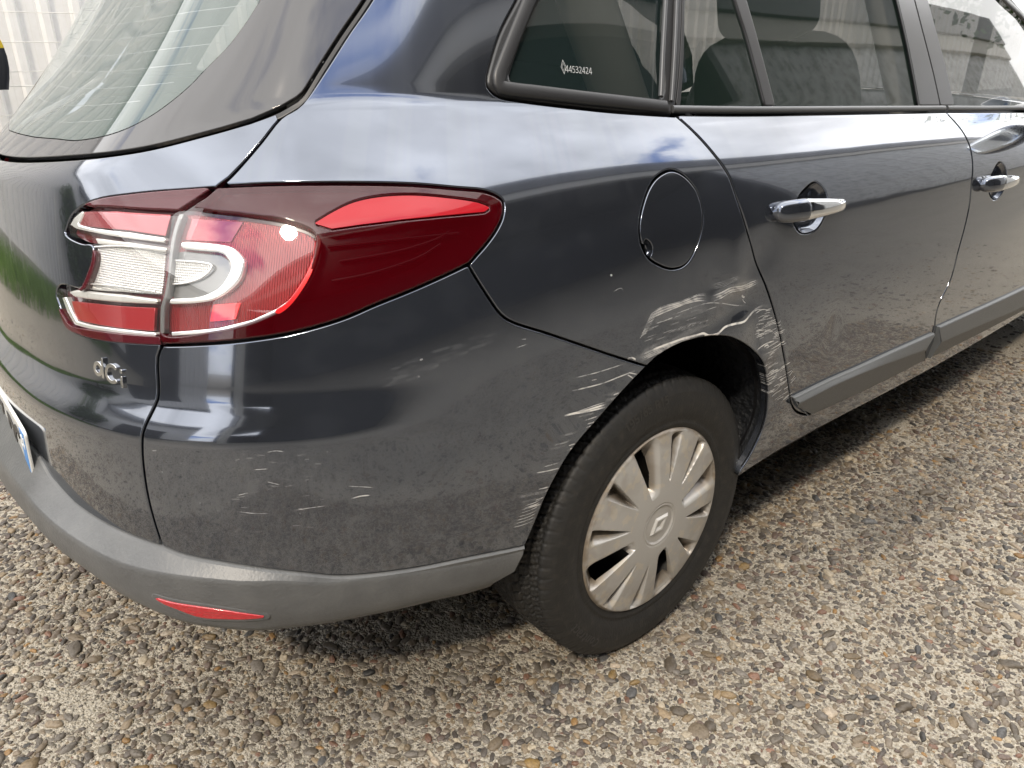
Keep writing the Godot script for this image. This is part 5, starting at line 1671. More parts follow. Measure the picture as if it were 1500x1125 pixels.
func emblem_mesh() -> MB:
	var mb := MB.new()
	mb.coloured = true
	mb.tint = Color(.50, .49, .46)
	var zb := 0.0935 + 0.0095
	var ax := Vector2.from_angle(deg_to_rad(32.0))
	var ay := Vector2(-ax.y, ax.x)
	var pt := func(k: int, s: float, z: float) -> Vector3:
		var u: Array = [[0.031, 0.0], [0.0, 0.0205], [-0.031, 0.0], [0.0, -0.0205]][k % 4]
		var p: Vector2 = ax * u[0] * s + ay * u[1] * s
		return Vector3(p.x, p.y, zb + z)
	for k in 4:
		var c: Vector3 = (pt.call(k, 1.0, 0) + pt.call(k + 1, 1.0, 0)) / 2
		var o := Vector3(c.x, c.y, 0)
		mb.quad(pt.call(k, 1.0, 0), pt.call(k + 1, 1.0, 0), pt.call(k + 1, 0.80, .0042), pt.call(k, 0.80, .0042), o + Vector3(0, 0, .02))
		mb.quad(pt.call(k, 0.80, .0042), pt.call(k + 1, 0.80, .0042), pt.call(k + 1, 0.56, .0040), pt.call(k, 0.56, .0040), Vector3(0, 0, 1))
		mb.quad(pt.call(k, 0.56, .0040), pt.call(k + 1, 0.56, .0040), pt.call(k + 1, 0.34, .0005), pt.call(k, 0.34, .0005), -o + Vector3(0, 0, .01))
	# the slits of the lozenge
	return mb

# ---------------------------------------------------------------- the car
func car_profile(s: float, xs: Array, ys: Array) -> float:
	return lerp_list(xs, ys, absf(s))

func bowl(outline: PackedVector2Array, deep: float) -> MB:
	var mb := MB.new()
	var m := Vector2.ZERO
	for p in outline:
		m += p / outline.size()
	var rows := []
	for k in 11:
		var t := 1.0 - k / 10.0
		var line := PackedVector3Array()
		for j in outline.size() + 1:
			var q := m + (outline[j % outline.size()] - m) * maxf(t, 0.001)
			line.append(S(q.x, q.y, -deep * pow(1.0 - t * t, 0.55)))
		rows.append(line)
	mb.loft(rows, SN(m.x, m.y), true)
	return mb

# a rounded bar through stations [s, y, lift, half height, half depth]
func bar(st: Array) -> MB:
	var mb := MB.new()
	var rows := []
	var ks := range(st.size())
	var n := 26
	for i in n + 1:
		var t := float(i) / n * (st.size() - 1)
		var g := []
		for c in 5:
			g.append(hermite(ks, st.map(func(q): return q[c]), t))
		var p := Vector2(g[0], g[1])
		var nn := SN(p.x, p.y)
		var up := (S(p.x, p.y + .003) - S(p.x, p.y - .003)).normalized()
		var c0 := S(p.x, p.y, g[2])
		var line := PackedVector3Array()
		for k in 25:
			var a := TAU * (k % 24) / 24.0
			line.append(c0 + up * (signf(sin(a)) * pow(absf(sin(a)), 0.85) * maxf(g[3], 0.0004)) + nn * (signf(cos(a)) * pow(absf(cos(a)), 0.85) * maxf(g[4], 0.0004)))
		rows.append(line)
	mb.loft(rows, Vector3.ZERO, true)
	var m: Vector3 = S(st[st.size() / 2][0], st[st.size() / 2][1], st[st.size() / 2][2])
	var s := 0.0
	for i in mb.v.size():
		s += (mb.v[i] - m).dot(mb.n[i])
	if s < 0:
		for i in range(0, mb.v.size(), 3):
			var q := mb.v[i + 1]; mb.v[i + 1] = mb.v[i + 2]; mb.v[i + 2] = q
			var w := mb.n[i + 1]; mb.n[i + 1] = mb.n[i + 2]; mb.n[i + 2] = w
			for k in 3:
				mb.n[i + k] = -mb.n[i + k]
	return mb

func body_text(words: String, at: Vector2, off: float, high: float, deep: float, weight := 700, tilt := 0.0) -> ArrayMesh:
	var f := SystemFont.new()
	f.font_names = PackedStringArray(["Droid Sans"])
	f.font_weight = weight
	var tm := TextMesh.new()
	tm.text = words
	tm.font = f
	tm.font_size = 64
	tm.pixel_size = high / 46.0
	tm.depth = deep
	var arr := tm.get_mesh_arrays()
	var v: PackedVector3Array = arr[Mesh.ARRAY_VERTEX]
	var n: PackedVector3Array = arr[Mesh.ARRAY_NORMAL]
	for i in v.size():
		var q := Vector2(v[i].x, v[i].y).rotated(tilt)
		var p := at + q
		var nn := SN(p.x, p.y)
		var tx := (S(p.x + .003, p.y) - S(p.x - .003, p.y)).normalized()
		var ty := nn.cross(tx).normalized()
		if ty.y < 0:
			ty = -ty
		var u := Vector2(n[i].x, n[i].y).rotated(tilt)
		n[i] = (tx * u.x + ty * u.y + nn * n[i].z).normalized()
		v[i] = S(p.x, p.y, off + maxf(v[i].z, -deep / 2) + deep / 2)
	arr[Mesh.ARRAY_VERTEX] = v
	arr[Mesh.ARRAY_NORMAL] = n
	var am := ArrayMesh.new()
	am.add_surface_from_arrays(Mesh.PRIMITIVE_TRIANGLES, arr)
	return am

func build_car() -> void:
	var car := thing("estate_car", "dark grey estate car with scratched and dented rear flank, parked on pebbled concrete", "car")
	var gap_up := spline(joined([v2([1.03, 1.43, 0.9888, 1.3414, 0.9495, 1.2812]), cv("gap_up")]))
	var gap_lamp := spline(cv("gap_lamp"))
	var gap_low := spline(cv("gap_low"))
	var lamp_top := spline(cv("lamp_body_top"), 0.006)
	var lamp_bot := spline(cv("lamp_body_bot"), 0.01)
	var seam := spline(cv("seam"))
	var arch_r := spline(cv("arch_rear"))
	var arch_f := spline(cv("arch_front"))
	var plastic := spline(cv("plastic_top"))
	var door_r := spline(cv("door_rear"))
	var door_m := spline(cv("door_mid"))
	var pillar := spline(joined([v2([1.775, 1.43, 1.6888, 1.3302]), cv("pillar_c"), v2([1.5515, 1.0585])]))
	var fuel := spline(cv("fuel"), 0.005, true)
	var qw_top := v2([1.7479, 1.3688, 1.392, 1.3657, 1.3235, 1.3398, 1.2698, 1.2915])
	var qw_out := joined([v2([1.5537, 1.0536]), rev(pillar).slice(0, rev(pillar).size() - 2), qw_top, spline(cv("qw_out"))])
	var qw_in := joined([v2([1.6549, 1.3465, 1.4118, 1.3426, 1.3613, 1.3233, 1.3164, 1.2866]), spline(cv("qw_in"))])
	var arch_hole := joined([rev(arch_r), arch_f, v2([1.765, 0.16, 1.175, 0.16])])

	# --- the dark shell behind the panel gaps, and the underside
	var shell_top := v2([0, 0.945, 0.3258, 0.9829, 0.4954, 1.01, 0.6883, 1.0478, 0.7593, 1.0749, 1.1472, 1.0761, 1.5493, 1.0374, 2.1649, 1.013, 2.5958, 0.9983, 3.1456, 0.9787, 3.5357, 0.9543])
	var shell := joined([v2([3.6, 0.36, 1.8, 0.36, 0, 0.36]), shell_top])
	obj("inner_shell", panel(shell, -0.036, .002, 0.0, 0.0, [arch_hole], 0.03), M.black, car)
	var mb := MB.new()
	mb.box(Vector3(-.60, .215, -.50), Vector3(3.35, .25, .50))
	mb.box(Vector3(.42, .24, -.80), Vector3(2.30, .32, .80))
	obj("underside", mb, M.black, car)

	# --- rear quarter with the sill it runs into
	var quarter := joined([rev(gap_up), v2([1.4, 1.43, 1.775, 1.43]), pillar, door_r, v2([1.9857, 0.3965, 2.169, 0.3863, 2.384, 0.3786, 2.5878, 0.3748, 2.94, 0.36, 3.5, 0.345, 3.6, 0.34, 3.6, 0.292, 3.2, 0.3, 2.6, 0.313, 2.06, 0.33, 1.9, 0.328, 1.8, 0.318, 1.755, 0.312]), rev(arch_f), rev(seam), rev(lamp_top)])
	obj("quarter_panel", panel(quarter, 0.0, .0025, .016, .0016, [qw_out, fuel], 0.012), M.worn, car)
	# --- painted bumper
	var bumper := joined([gap_low, v2([0.588, 0.4665]), plastic.slice(10), rev(arch_r), rev(seam), lamp_bot])
	obj("rear_bumper", panel(bumper, 0.0, .0025, .016, .0016, [], 0.012), M.worn, car)
	# --- arch liner
	mb = MB.new()
	var edge := joined([rev(arch_r), arch_f])
	var rows := []
	for k in 8:
		var line := PackedVector3Array()
		for q in edge:
			var p := S(q.x, q.y, -0.004)
			var c := Vector3(0.0, 0.302, p.z)
			var out := (p - c).normalized()
			p += out * (0.016 * smoothstep(0, 1, k / 2.0))
			line.append(p - Vector3(0, 0, [0.0, .012, .03, .08, .14, .20, .27, .34][k]))
		rows.append(line)
	mb.loft(rows, Vector3(0, -1, 0))
	mb.box(Vector3(-.44, .16, .46), Vector3(.44, .78, .48))
	obj("wheel_arch_liner", mb, M.liner, car)

	# --- tailgate
	var lamp_tg := spline(cv("lamp_tg"), 0.006)
	var lamp_tg_cut := joined([lamp_tg, v2([0.6595, 0.7753, 0.7192, 0.9828])])
	var lamp_hole: PackedVector2Array = Geometry2D.offset_polygon(lamp_tg_cut, -.0026)[0]
	var gb := spline(cv("glass_bottom"))
	var low_edge := joined([rev(plastic.slice(0, 12)), v2([-0, 0.515])])
	var half := joined([rev(gap_low), rev(gap_lamp), rev(gap_up.slice(gap_up.size() - 12)), v2([0.7512, 1.0764]), rev(gb.slice(8, gb.size() - 3)), v2([0.1238, 0.9855])])
	var right := joined([low_edge.slice(0, low_edge.size()), []]) if false else low_edge
	var tail := joined([half, mirrored(rev(half)), mirrored(low_edge), rev(low_edge)])
	# the foot of the rear window, right side as measured, left side alike but a little lower
	var foot_r := v2([-.16, .9775, .0669, .9843, .3206, 1.0046, .4959, 1.0231, .6166, 1.0464, .6950, 1.0637])
	var foot_l := v2([-.6950, 1.0600, -.6166, 1.0400, -.4959, 1.0130, -.35, .9905])
	var foot_line := spline(joined([foot_l, foot_r]))
	tail = joined([rev(gap_low), rev(gap_lamp), v2([0.6861, 0.9923, 0.7035, 1.0102, 0.7281, 1.0399, 0.7466, 1.0659, 0.74, 1.0764]), rev(foot_line)])
	var base_line := v2([0, 0.540, 0.15, 0.537, 0.2607, 0.5230, 0.3024, 0.4980, 0.3811, 0.4798, 0.4595, 0.4738, 0.5191, 0.4703, 0.587, 0.4665])
	tail = joined([tail, mirrored(rev(joined([rev(gap_low), rev(gap_lamp), v2([0.6861, 0.9923, 0.7035, 1.0102, 0.7281, 1.0399, 0.7466, 1.0659, 0.74, 1.0764])]))), mirrored(rev(base_line)), base_line])
	obj("tailgate", panel(tail, 0.0, .0025, .016, .0022, [lamp_hole, mirrored(lamp_hole)], 0.012), M.paint, car)
	# --- rear window
	var gside := v2([0.743, 1.0796, 0.7614, 1.0879, 0.781, 1.0991, 0.8068, 1.1333, 0.8441, 1.1789, 0.8879, 1.225, 0.9397, 1.2832, 0.9793, 1.3464, 1, 1.42])
	var gl := joined([foot_line, spline(gside), mirrored(rev(spline(gside)))])
	var seal_poly: PackedVector2Array = Geometry2D.offset_polygon(gl, 0.011)[0]
	obj("window_seal", panel(seal_poly, -0.004, .003, .01, 0.0, [gl], 0.02), M.seal, car)
	var fr := joined([spline(cv("frit").slice(1)), v2([.685, 1.262, .70, 1.30, .69, 1.345, .64, 1.365])])
	var fl_ := joined([spline(v2([.36, 1.0300, .4488, 1.0550, .5458, 1.1000, .6171, 1.165, .6642, 1.2248])), v2([.685, 1.262, .70, 1.30, .69, 1.345, .64, 1.365])])
	var frit_in := joined([spline(v2([-.20, 1.0190, .0815, 1.0250])), fr, mirrored(rev(fl_))])
	obj("window_border", panel(gl, -0.001, .0015, .006, .0045, [frit_in], 0.014), M.frit, car)
	obj("rear_window", panel(frit_in, -0.0012, .0, 0.0, -0.004, [], 0.014), M.rear_glass, car)
	for k in 12:
		var y := 1.045 + 0.026 * k
		var lim := minf(lerp_list([1.0225, 1.0458, 1.1054, 1.20, 1.26], [.15, .39, .53, .63, .66], y), .66)
		var line := PackedVector2Array()
		for i in 41:
			line.append(Vector2(lerpf(-lim, lim, i / 40.0), y + 0.018 * pow(i / 20.0 - 1.0, 2.0)))
		obj("heating_wire", strip([[line, -.0035], [joined([line]), -.0035]] if false else [[line, -.0034], [PackedVector2Array(Array(line).map(func(q): return q + Vector2(0, .0012))), -.0034]], 40), M.frit, car)
	# --- lamp on the tailgate
	tail_lamp(car)
	side_lamp(car, lamp_top, lamp_bot, gap_lamp)
	for q in [mirrored(lamp_tg)]:
		obj("far_lamp", panel(q, -.001, .004, .02, .002, [], 0.014), M.lamp_red, car)
	# --- badge, plate
	badge(car)
	number_plate(car)
	# --- the grey plastic round the tail
	lower_bumper(car)
	# --- fuel flap
	var notch := spline(cv("fuel_notch"), 0.004, true)
	obj("fuel_flap", panel(fuel, 0.0005, .002, .012, .0016, [notch], 0.010), M.paint, car)
	obj("finger_notch", bowl(notch, 0.010), M.paint, car)

	# --- side windows
	obj("quarter_window", panel(qw_in, -0.004, .0, 0.0, -0.004, [], 0.02), M.dark_glass, car)
	obj("quarter_window_frame", panel(qw_out, 0.001, .006, .012, .0008, [qw_in], 0.012), M.rubber, car)
	var low := v2([1.1639, 1.1048, 1.1946, 1.0995, 1.2367, 1.0956, 1.3471, 1.0847, 1.4597, 1.0739, 1.5346, 1.0667])
	obj("window_frame_sill", bead(spline(joined([v2([1.2841, 1.2847, 1.2373, 1.2246, 1.2011, 1.1776, 1.1711, 1.1354, 1.1613, 1.1177]), low]), 0.01), .0115, .0085, 0.001), M.rubber, car)
	var pc2 := v2([1.6593, 1.3543, 1.623, 1.3108, 1.5881, 1.2364, 1.5521, 1.1553, 1.5242, 1.0827])
	obj("pillar_bead", bead(spline(pc2, .02), .004, .006, 0.003), M.moulding, car)
	obj("pillar_bead", bead(spline(v2([1.6922, 1.3543, 1.6547, 1.306, 1.6202, 1.2371, 1.5849, 1.1561, 1.5497, 1.0747]), .02), .0035, .006, 0.003), M.moulding, car)
	var ob := body_text("44532424", Vector2(1.3403, 1.1292), -.0036, .0100, .0002, 400, -0.07)
	obj("etched_number", ob, M.etch, car)
	var loz := MB.new()
	for k in 2:
		var c := Vector2(1.3063, 1.134)
		var sz := 1.0 - 0.45 * k
		var d := [Vector2(0, .011), Vector2(.006, 0), Vector2(0, -.011), Vector2(-.006, 0)]
		for i in 4:
			var a: Vector2 = c + d[i] * sz
			var b: Vector2 = c + d[(i + 1) % 4] * sz
			loz.quad(S(a.x, a.y, -.0034), S(b.x, b.y, -.0034), S(c.x + (b.x - c.x) * .82, c.y + (b.y - c.y) * .82, -.0034), S(c.x + (a.x - c.x) * .82, c.y + (a.y - c.y) * .82, -.0034), Vector3(0, 0, 1))
	obj("etched_mark", loz, M.etch, car)

	# --- rear door
	var trim_b := cv("trim_bot")
	var bb := spline(cv("belt_bot"))
	var rec := spline(cv("handle_rec"), 0.006, true)
	var door := joined([door_r, trim_b, v2([2.5905, 0.4091]), rev(door_m), rev(bb)])
	var rd := part("rear_door", car)
	obj("door_skin", panel(door, 0.0, .003, .018, .002, [rec], 0.014), M.worn, rd)
	obj("handle_recess", bowl(rec, 0.022), M.paint, rd)
	handle(rd, 0.0, 0.0)
	var belt := PackedVector2Array()
	var t := cv("belt_top")
	var b2 := cv("belt_bot")
	for i in t.size():
		belt.append((t[i] + b2[i]) / 2)
	obj("belt_moulding", bead(spline(belt, .02), .0066, .008, -.001), M.moulding, rd)
	obj("door_trim", trim([cv("trim_top"), cv("trim_crease"), trim_b]), M.trim, rd)
	var g1l := joined([v2([1.7131, 1.3658, 1.6871, 1.3109]), cv("glass1_l")])
	var barl := joined([v2([1.7955, 1.3659]), cv("bar_l")])
	var barr := joined([v2([1.8307, 1.3658]), cv("bar_r")])
	var g2r := joined([v2([2.438, 1.3653]), cv("glass2_r")])
	var gapb := joined([v2([2.5251, 1.3652]), cv("gap_b")])
	obj("door_window", panel(joined([spline(g1l), spline(rev(barl))]), -.006, .0, 0.0, -.006, [], 0.02), M.glass, rd)
	obj("door_window", panel(joined([spline(barr), v2([2.0654, 1.0509, 2.1534, 1.0459]), spline(rev(g2r))]), -.006, .0, 0.0, -.006, [], 0.02), M.glass, rd)
	obj("window_bar", panel(joined([spline(barl), spline(rev(barr))]), -.001, .003, .008, 0.0, [], 0.014), M.satin, rd)
	obj("frame_pillar", panel(joined([pillar.slice(0, pillar.size() - 2), spline(rev(g1l))]), -.001, .0015, .01, .0008, [], 0.014), M.rubber, rd)
	obj("frame_pillar", panel(joined([spline(g2r), spline(rev(gapb))]), -.0005, .002, .01, .0018, [], 0.014), M.satin, rd)
	obj("window_run", bead(spline(g2r, .02), .006, .001, -.002), M.seal, rd)
	obj("frame_rail", panel(v2([1.694, 1.3563, 2.522, 1.3556, 2.519, 1.3871, 1.6918, 1.388]), -.001, .003, .01, 0.0, [], 0.02), M.satin, rd)

	# --- front door
	var fd := part("front_door", car)
	var rec2 := spline(cv("handle2_rec"), 0.006, true)
	var bb2 := joined([cv("belt_bot2"), v2([3.5357, 0.972])])
	var fdoor := joined([v2([2.5936, 0.3841]), rev(spline(joined([v2([3.5357, 0.972, 3.5788, 0.8653, 3.626, 0.6007, 3.6, 0.36])]))), v2([3.2, 0.352])]) if false else joined([door_m, v2([2.5945, 0.3741, 2.9031, 0.361, 3.3, 0.35, 3.58, 0.345]), spline(v2([3.6045, 0.3989, 3.626, 0.6007, 3.5788, 0.8653, 3.5405, 0.972])), spline(rev(bb2))])
	obj("door_skin", panel(fdoor, 0.0, .003, .018, .002, [rec2], 0.014), M.paint, fd)
	obj("handle_recess", bowl(rec2, 0.022), M.paint, fd)
	handle(fd, 0.955, -0.0479)
	var belt2 := v2([2.6063, 1.0217, 2.8426, 1.0113, 3.1572, 0.9985, 3.5357, 0.9788])
	obj("belt_moulding", bead(spline(belt2, .02), .0066, .008, -.001), M.moulding, fd)
	obj("door_trim", trim([v2([2.6051, 0.4714, 2.8877, 0.461, 3.325, 0.4409, 3.5943, 0.429]), v2([2.6327, 0.4209, 2.9707, 0.3985, 3.3908, 0.363, 3.59, 0.352]), v2([2.6276, 0.371, 2.9411, 0.3547, 3.5018, 0.3252, 3.59, 0.322])]), M.trim, fd)
	var fl := joined([v2([2.596, 1.3651]), cv("fdoor_l")])
	obj("frame_pillar", panel(joined([spline(gapb), spline(rev(fl))]), -.0005, .002, .01, .0018, [], 0.014), M.satin, fd)
	var a_in := v2([2.8681, 1.365, 3.0158, 1.3391, 3.1557, 1.2879, 3.2192, 1.2682, 3.289, 1.2421, 3.4184, 1.16, 3.5211, 1.0528, 3.5535, 0.9939])
	obj("door_window", panel(joined([spline(fl), v2([2.8464, 1.0178, 3.1676, 1.0062, 3.5332, 0.9887]), spline(rev(a_in))]), -.006, .0, 0.0, -.006, [], 0.02), M.glass, fd)
	obj("frame_rail", bead(spline(joined([v2([2.5303, 1.3728]), a_in]), .03), .012, .006, -.002), M.satin, fd)
	# --- door mirror
	var dm := part("door_mirror", fd)
	mb = MB.new()
	mb.cushion(Vector3(.12, .15, .23), Transform3D(Basis(Vector3.UP, -.16), Vector3(2.02, 1.065, 1.01)), 0.7)
	obj("mirror_housing", mb, M.paint, dm)
	mb = MB.new()
	mb.cushion(Vector3(.012, .115, .185), Transform3D(Basis(Vector3.UP, -.16) * Basis(Vector3(0, 0, 1), .05), Vector3(1.958, 1.065, 1.015)), 0.6)
	obj("mirror_glass", mb, M.mirror, dm)
	mb = MB.new()
	mb.tube([Vector3(2.04, 1.0, .80), Vector3(2.03, 1.015, .90), Vector3(2.025, 1.03, .98)], .026, 10)
	obj("mirror_arm", mb, M.black, dm)

	# --- roof rail, A pillar, fender, nose: out of the picture, there for its reflections and for other views
	obj("roof_side", panel(v2([1.6572, 1.3851, 2.9319, 1.384, 3.0636, 1.3439, 3.2092, 1.2858, 3.3351, 1.2377, 3.4761, 1.1406, 3.6014, 1.0039, 3.6647, 1.0037, 3.5681, 1.1406, 3.406, 1.2666, 3.198, 1.3721, 3.1, 1.43, 1.7, 1.43]), 0.0, .003, .012, .0, [], 0.02), M.paint, car)
	var f_arch := PackedVector2Array()
	for i in 25:
		var a := PI * (1.0 - i / 24.0)
		f_arch.append(Vector2(4.455 + cos(a) * .385, .302 + sin(a) * .385))
	obj("front_fender", panel(joined([v2([3.605, 0.34, 3.631, 0.6007, 3.5836, 0.8653, 3.5471, 0.972, 3.8, 0.965, 4.3, 0.92, 4.7, 0.86, 4.75, 0.6, 4.7, 0.31]), rev(f_arch)]), 0.0, .003, .02, .002, [], 0.03), M.paint, car)
	obj("front_bumper", panel(v2([4.705, 0.24, 4.755, 0.6, 4.705, 0.86, 5.1, 0.8, 5.74, 0.74, 5.74, 0.24]), 0.0, .003, .02, .002, [], 0.03), M.paint, car)
	obj("front_bumper", panel(v2([-4.705, 0.24, -4.755, 0.6, -4.705, 0.86, -5.1, 0.8, -5.74, 0.74, -5.74, 0.24]), 0.0, .003, .02, .002, [], 0.03), M.paint, car)
	obj("front_fender", panel(mirrored(joined([v2([3.605, 0.34, 3.631, 0.6007, 3.5836, 0.8653, 3.5471, 0.972, 3.8, 0.965, 4.3, 0.92, 4.7, 0.86, 4.75, 0.6, 4.7, 0.31]), rev(f_arch)])), 0.0, .003, .02, .002, [], 0.03), M.paint, car)
	rows = []
	for k in 22:
		var s := 3.62 + 2.1 * k / 21.0
		var y := lerp_list([3.62, 4.3, 4.7, 5.72], [.966, .92, .86, .74], s)
		var p := S(s, y)
		var line := PackedVector3Array()
		for j in 17:
			var u := j / 8.0 - 1.0
			line.append(Vector3(p.x + .10 * (1 - u * u) * (1.0 if k < 5 else 0.3), p.y + .05 * (1 - u * u), p.z * u))
		rows.append(line)
	mb = MB.new()
	mb.loft(rows, Vector3.UP)
	obj("bonnet", mb, M.paint, car)
	rows = []
	for k in 9:
		var s := lerpf(3.10, 3.70, k / 8.0)
		var p := S(s, lerpf(1.40, .99, k / 8.0))
		var line := PackedVector3Array()
		for j in 13:
			var u := j / 6.0 - 1.0
			line.append(Vector3(p.x + .16 * (1 - u * u), p.y + .02 * (1 - u * u), p.z * u))
		rows.append(line)
	mb = MB.new()
	mb.loft(rows, Vector3(1, 1, 0))
	obj("windscreen", mb, M.glass, car)
	rows = []
	var under := []
	for k in 33:
		var s := lerpf(0.0, 3.10, k / 32.0)
		var p := S(s, 1.425)
		var line := PackedVector3Array()
		var l2 := PackedVector3Array()
		for j in 17:
			var u := j / 8.0 - 1.0
			var q := Vector3(p.x, p.y + .075 * (1 - u * u), p.z * u)
			line.append(q)
			l2.append(q - Vector3(0, .035, 0))
		rows.append(line)
		under.append(l2)
	mb = MB.new()
	mb.loft(rows, Vector3.UP)
	obj("roof", mb, M.paint, car)
	mb = MB.new()
	mb.loft(under, Vector3.DOWN)
	obj("headlining", mb, M.lining, car)
	# --- the far side
	var far := joined([v2([0.62, 0.36, 0.6196, 0.7499, 0.6988, 0.9998, 0.7999, 1.09, 0.9495, 1.2812, 1.03, 1.43, 3.1, 1.43, 3.406, 1.2666, 3.5681, 1.1406, 3.6647, 1.0037, 3.5453, 0.972, 3.6, 0.34, 1.8, 0.32]), rev(arch_f), arch_r, v2([1.1, 0.36])])
	var fwin1 := joined([spline(barr), v2([2.1534, 1.0459]), spline(rev(g2r))])
	var fwin2 := joined([spline(fl), v2([2.8464, 1.0178, 3.1676, 1.0062, 3.5332, 0.9887]), spline(rev(a_in))])
	var fwin0 := joined([spline(g1l), spline(rev(barl))])
	obj("far_side", panel(mirrored(far), 0.0, .003, .02, 0.0, [mirrored(qw_in), mirrored(fwin0), mirrored(fwin1), mirrored(fwin2)], 0.03), M.paint, car)
	for q in [qw_in, fwin0, fwin1, fwin2]:
		obj("far_window", panel(mirrored(q), -.006, .0, 0.0, -.006, [], 0.03), M.dark_glass if q == qw_in else M.glass, car)
	obj("far_shell", panel(mirrored(shell), -0.036, .002, 0.0, 0.0, [mirrored(arch_hole)], 0.04), M.black, car)
	# --- wheels
	build_wheel(car, Vector3(0, .299, .7665), false, true)
	build_wheel(car, Vector3(2.95, .299, .7665), false, false)
	build_wheel(car, Vector3(0, .299, -.7665), true, false)
	build_wheel(car, Vector3(2.95, .299, -.7665), true, false)
	cabin(car)

func trim(c: Array) -> MB:
	var up := func(p: PackedVector2Array, d: float) -> PackedVector2Array:
		return PackedVector2Array(Array(p).map(func(q): return q + Vector2(0, d)))
	var a: PackedVector2Array = spline(c[0], .02)
	var b: PackedVector2Array = spline(c[1], .02)
	var d: PackedVector2Array = spline(c[2], .02)
	var mb := strip([[a, -.004], [a, .006], [up.call(a, -.0025), .0085], [up.call(a, -.006), .0095], [up.call(b, .006), .0158], [up.call(b, .002), .0160], [up.call(b, -.002), .0154], [up.call(b, -.006), .0140], [up.call(d, .008), .0085], [up.call(d, .003), .0070], [d, .003], [d, -.012]], 80)
	# close the two ends
	for e in [0, 1]:
		var ring := []
		var heads := [[a, -.004], [a, .0085], [b, .0160], [d, .0085], [d, -.012]]
		for h in heads:
			var line: PackedVector2Array = h[0]
			var q: Vector2 = line[0] if e == 0 else line[line.size() - 1]
			ring.append(S(q.x, q.y, h[1]))
		var m: Vector3 = (ring[0] + ring[4]) / 2
		var out := Vector3(-1 if e == 0 else 1, 0, 0)
		for k in 4:
			mb.tri(m, ring[k], ring[k + 1], out, out, out)
	return mb

func handle(parent: Node, ds: float, dy: float) -> void:
	var k := dy / 0.966 if ds > 0.0 else 0.0
	var mv := func(st: Array) -> Array:
		return st.map(func(q): return [q[0] + ds, q[1] + dy, q[2], q[3], q[4]])
	obj("handle_base", bar(mv.call([[1.7365, 0.8833, .000, .003, .002], [1.7405, 0.8833, .006, .0125, .010], [1.7493, 0.8832, .010, .0180, .014], [1.7689, 0.8827, .015, .0205, .016], [1.7905, 0.8821, .019, .0210, .016], [1.8082, 0.8815, .021, .0208, .015], [1.8111, 0.8814, .021, .0150, .010]])), M.paint, parent)
	obj("handle_lever", bar(mv.call([[1.8121, 0.8814, .021, .0150, .010], [1.8126, 0.8813, .0215, .0200, .0140], [1.8377, 0.8805, .0250, .0185, .0125], [1.8771, 0.8787, .0270, .0160, .0105], [1.9166, 0.8767, .0240, .0135, .0095], [1.9482, 0.8749, .0170, .0120, .0090], [1.9660, 0.8739, .0080, .0095, .0075], [1.9730, 0.8735, .000, .004, .003]])), M.chrome, parent)

func oval(c: Vector2, r: Vector2, a0: float, a1: float, n := 28) -> PackedVector2Array:
	var o := PackedVector2Array()
	for i in n + 1:
		var a := deg_to_rad(lerpf(a0, a1, float(i) / n))
		o.append(c + Vector2(cos(a), sin(a)) * r)
	return o

func number_plate(car: Node) -> void:
	var p := part("number_plate", car)
	p.transform = Transform3D(Basis(Vector3(0, 0, 1), Vector3(.05, 1, 0).normalized(), Vector3(-1, .05, 0).normalized()), Vector3(-.931, .522, .008))
	var mb := MB.new()
	mb.cushion(Vector3(.52, .11, .006), Transform3D(), 0.12, 48, 24)
	obj("plate", mb, M.plate, p)
	mb = MB.new()
	mb.box(Vector3(.222, -.051, .0025), Vector3(.257, .051, .0034))
	obj("blue_band", mb, M.plate_blue, p)
	var f := SystemFont.new()
	f.font_names = PackedStringArray(["Droid Sans"])
	f.font_weight = 700
	for k in 10:
		var tm := TextMesh.new()
		tm.text = "AB-337-DC2"[k] if k < 9 else "24"
		tm.font = f
		tm.font_size = 64
		tm.pixel_size = (.078 if k < 9 else .020) / 46.0
		tm.depth = .0016
		var o := obj("plate_character", tm, M.plate_black if k < 9 else M.white, p)
		o.position = Vector3(-.200 + .048 * k, 0, .0036) if k < 9 else Vector3(.2395, .030, .0036)

func badge(car: Node) -> void:
	# flat-faced raised letters
	var off := 0.0038
	var mb := panel(oval(Vector2(.4695, .7200), Vector2(.0118, .0112), 0, 352, 30), off, .0006, .0034, 0.0, [oval(Vector2(.4695, .7200), Vector2(.0058, .0054), 0, 352, 24)], 0.004)
	panel(v2([.4790, .7390, .4840, .7390, .4850, .7080, .4798, .7080]), off + .0004, .0006, .0036, 0.0, [], 0.004, mb)
	obj("badge_letter", mb, M.soft_chrome, car)
	var c := joined([oval(Vector2(.5040, .7190), Vector2(.0165, .0150), 42, 318, 30), oval(Vector2(.5040, .7190), Vector2(.0108, .0095), 318, 42, 30)])
	obj("badge_letter", panel(c, off, .0006, .0034, 0.0, [], 0.004), M.soft_chrome, car)
	mb = panel(v2([.5232, .7190, .5285, .7190, .5298, .7020, .5245, .7020]), off, .0006, .0034, 0.0, [], 0.004)
	obj("badge_letter", mb, M.soft_chrome, car)
	obj("badge_letter", panel(v2([.5226, .7290, .5279, .7290, .5283, .7230, .5230, .7230]), off, .0006, .0034, 0.0, [], 0.004), M.soft_chrome, car)

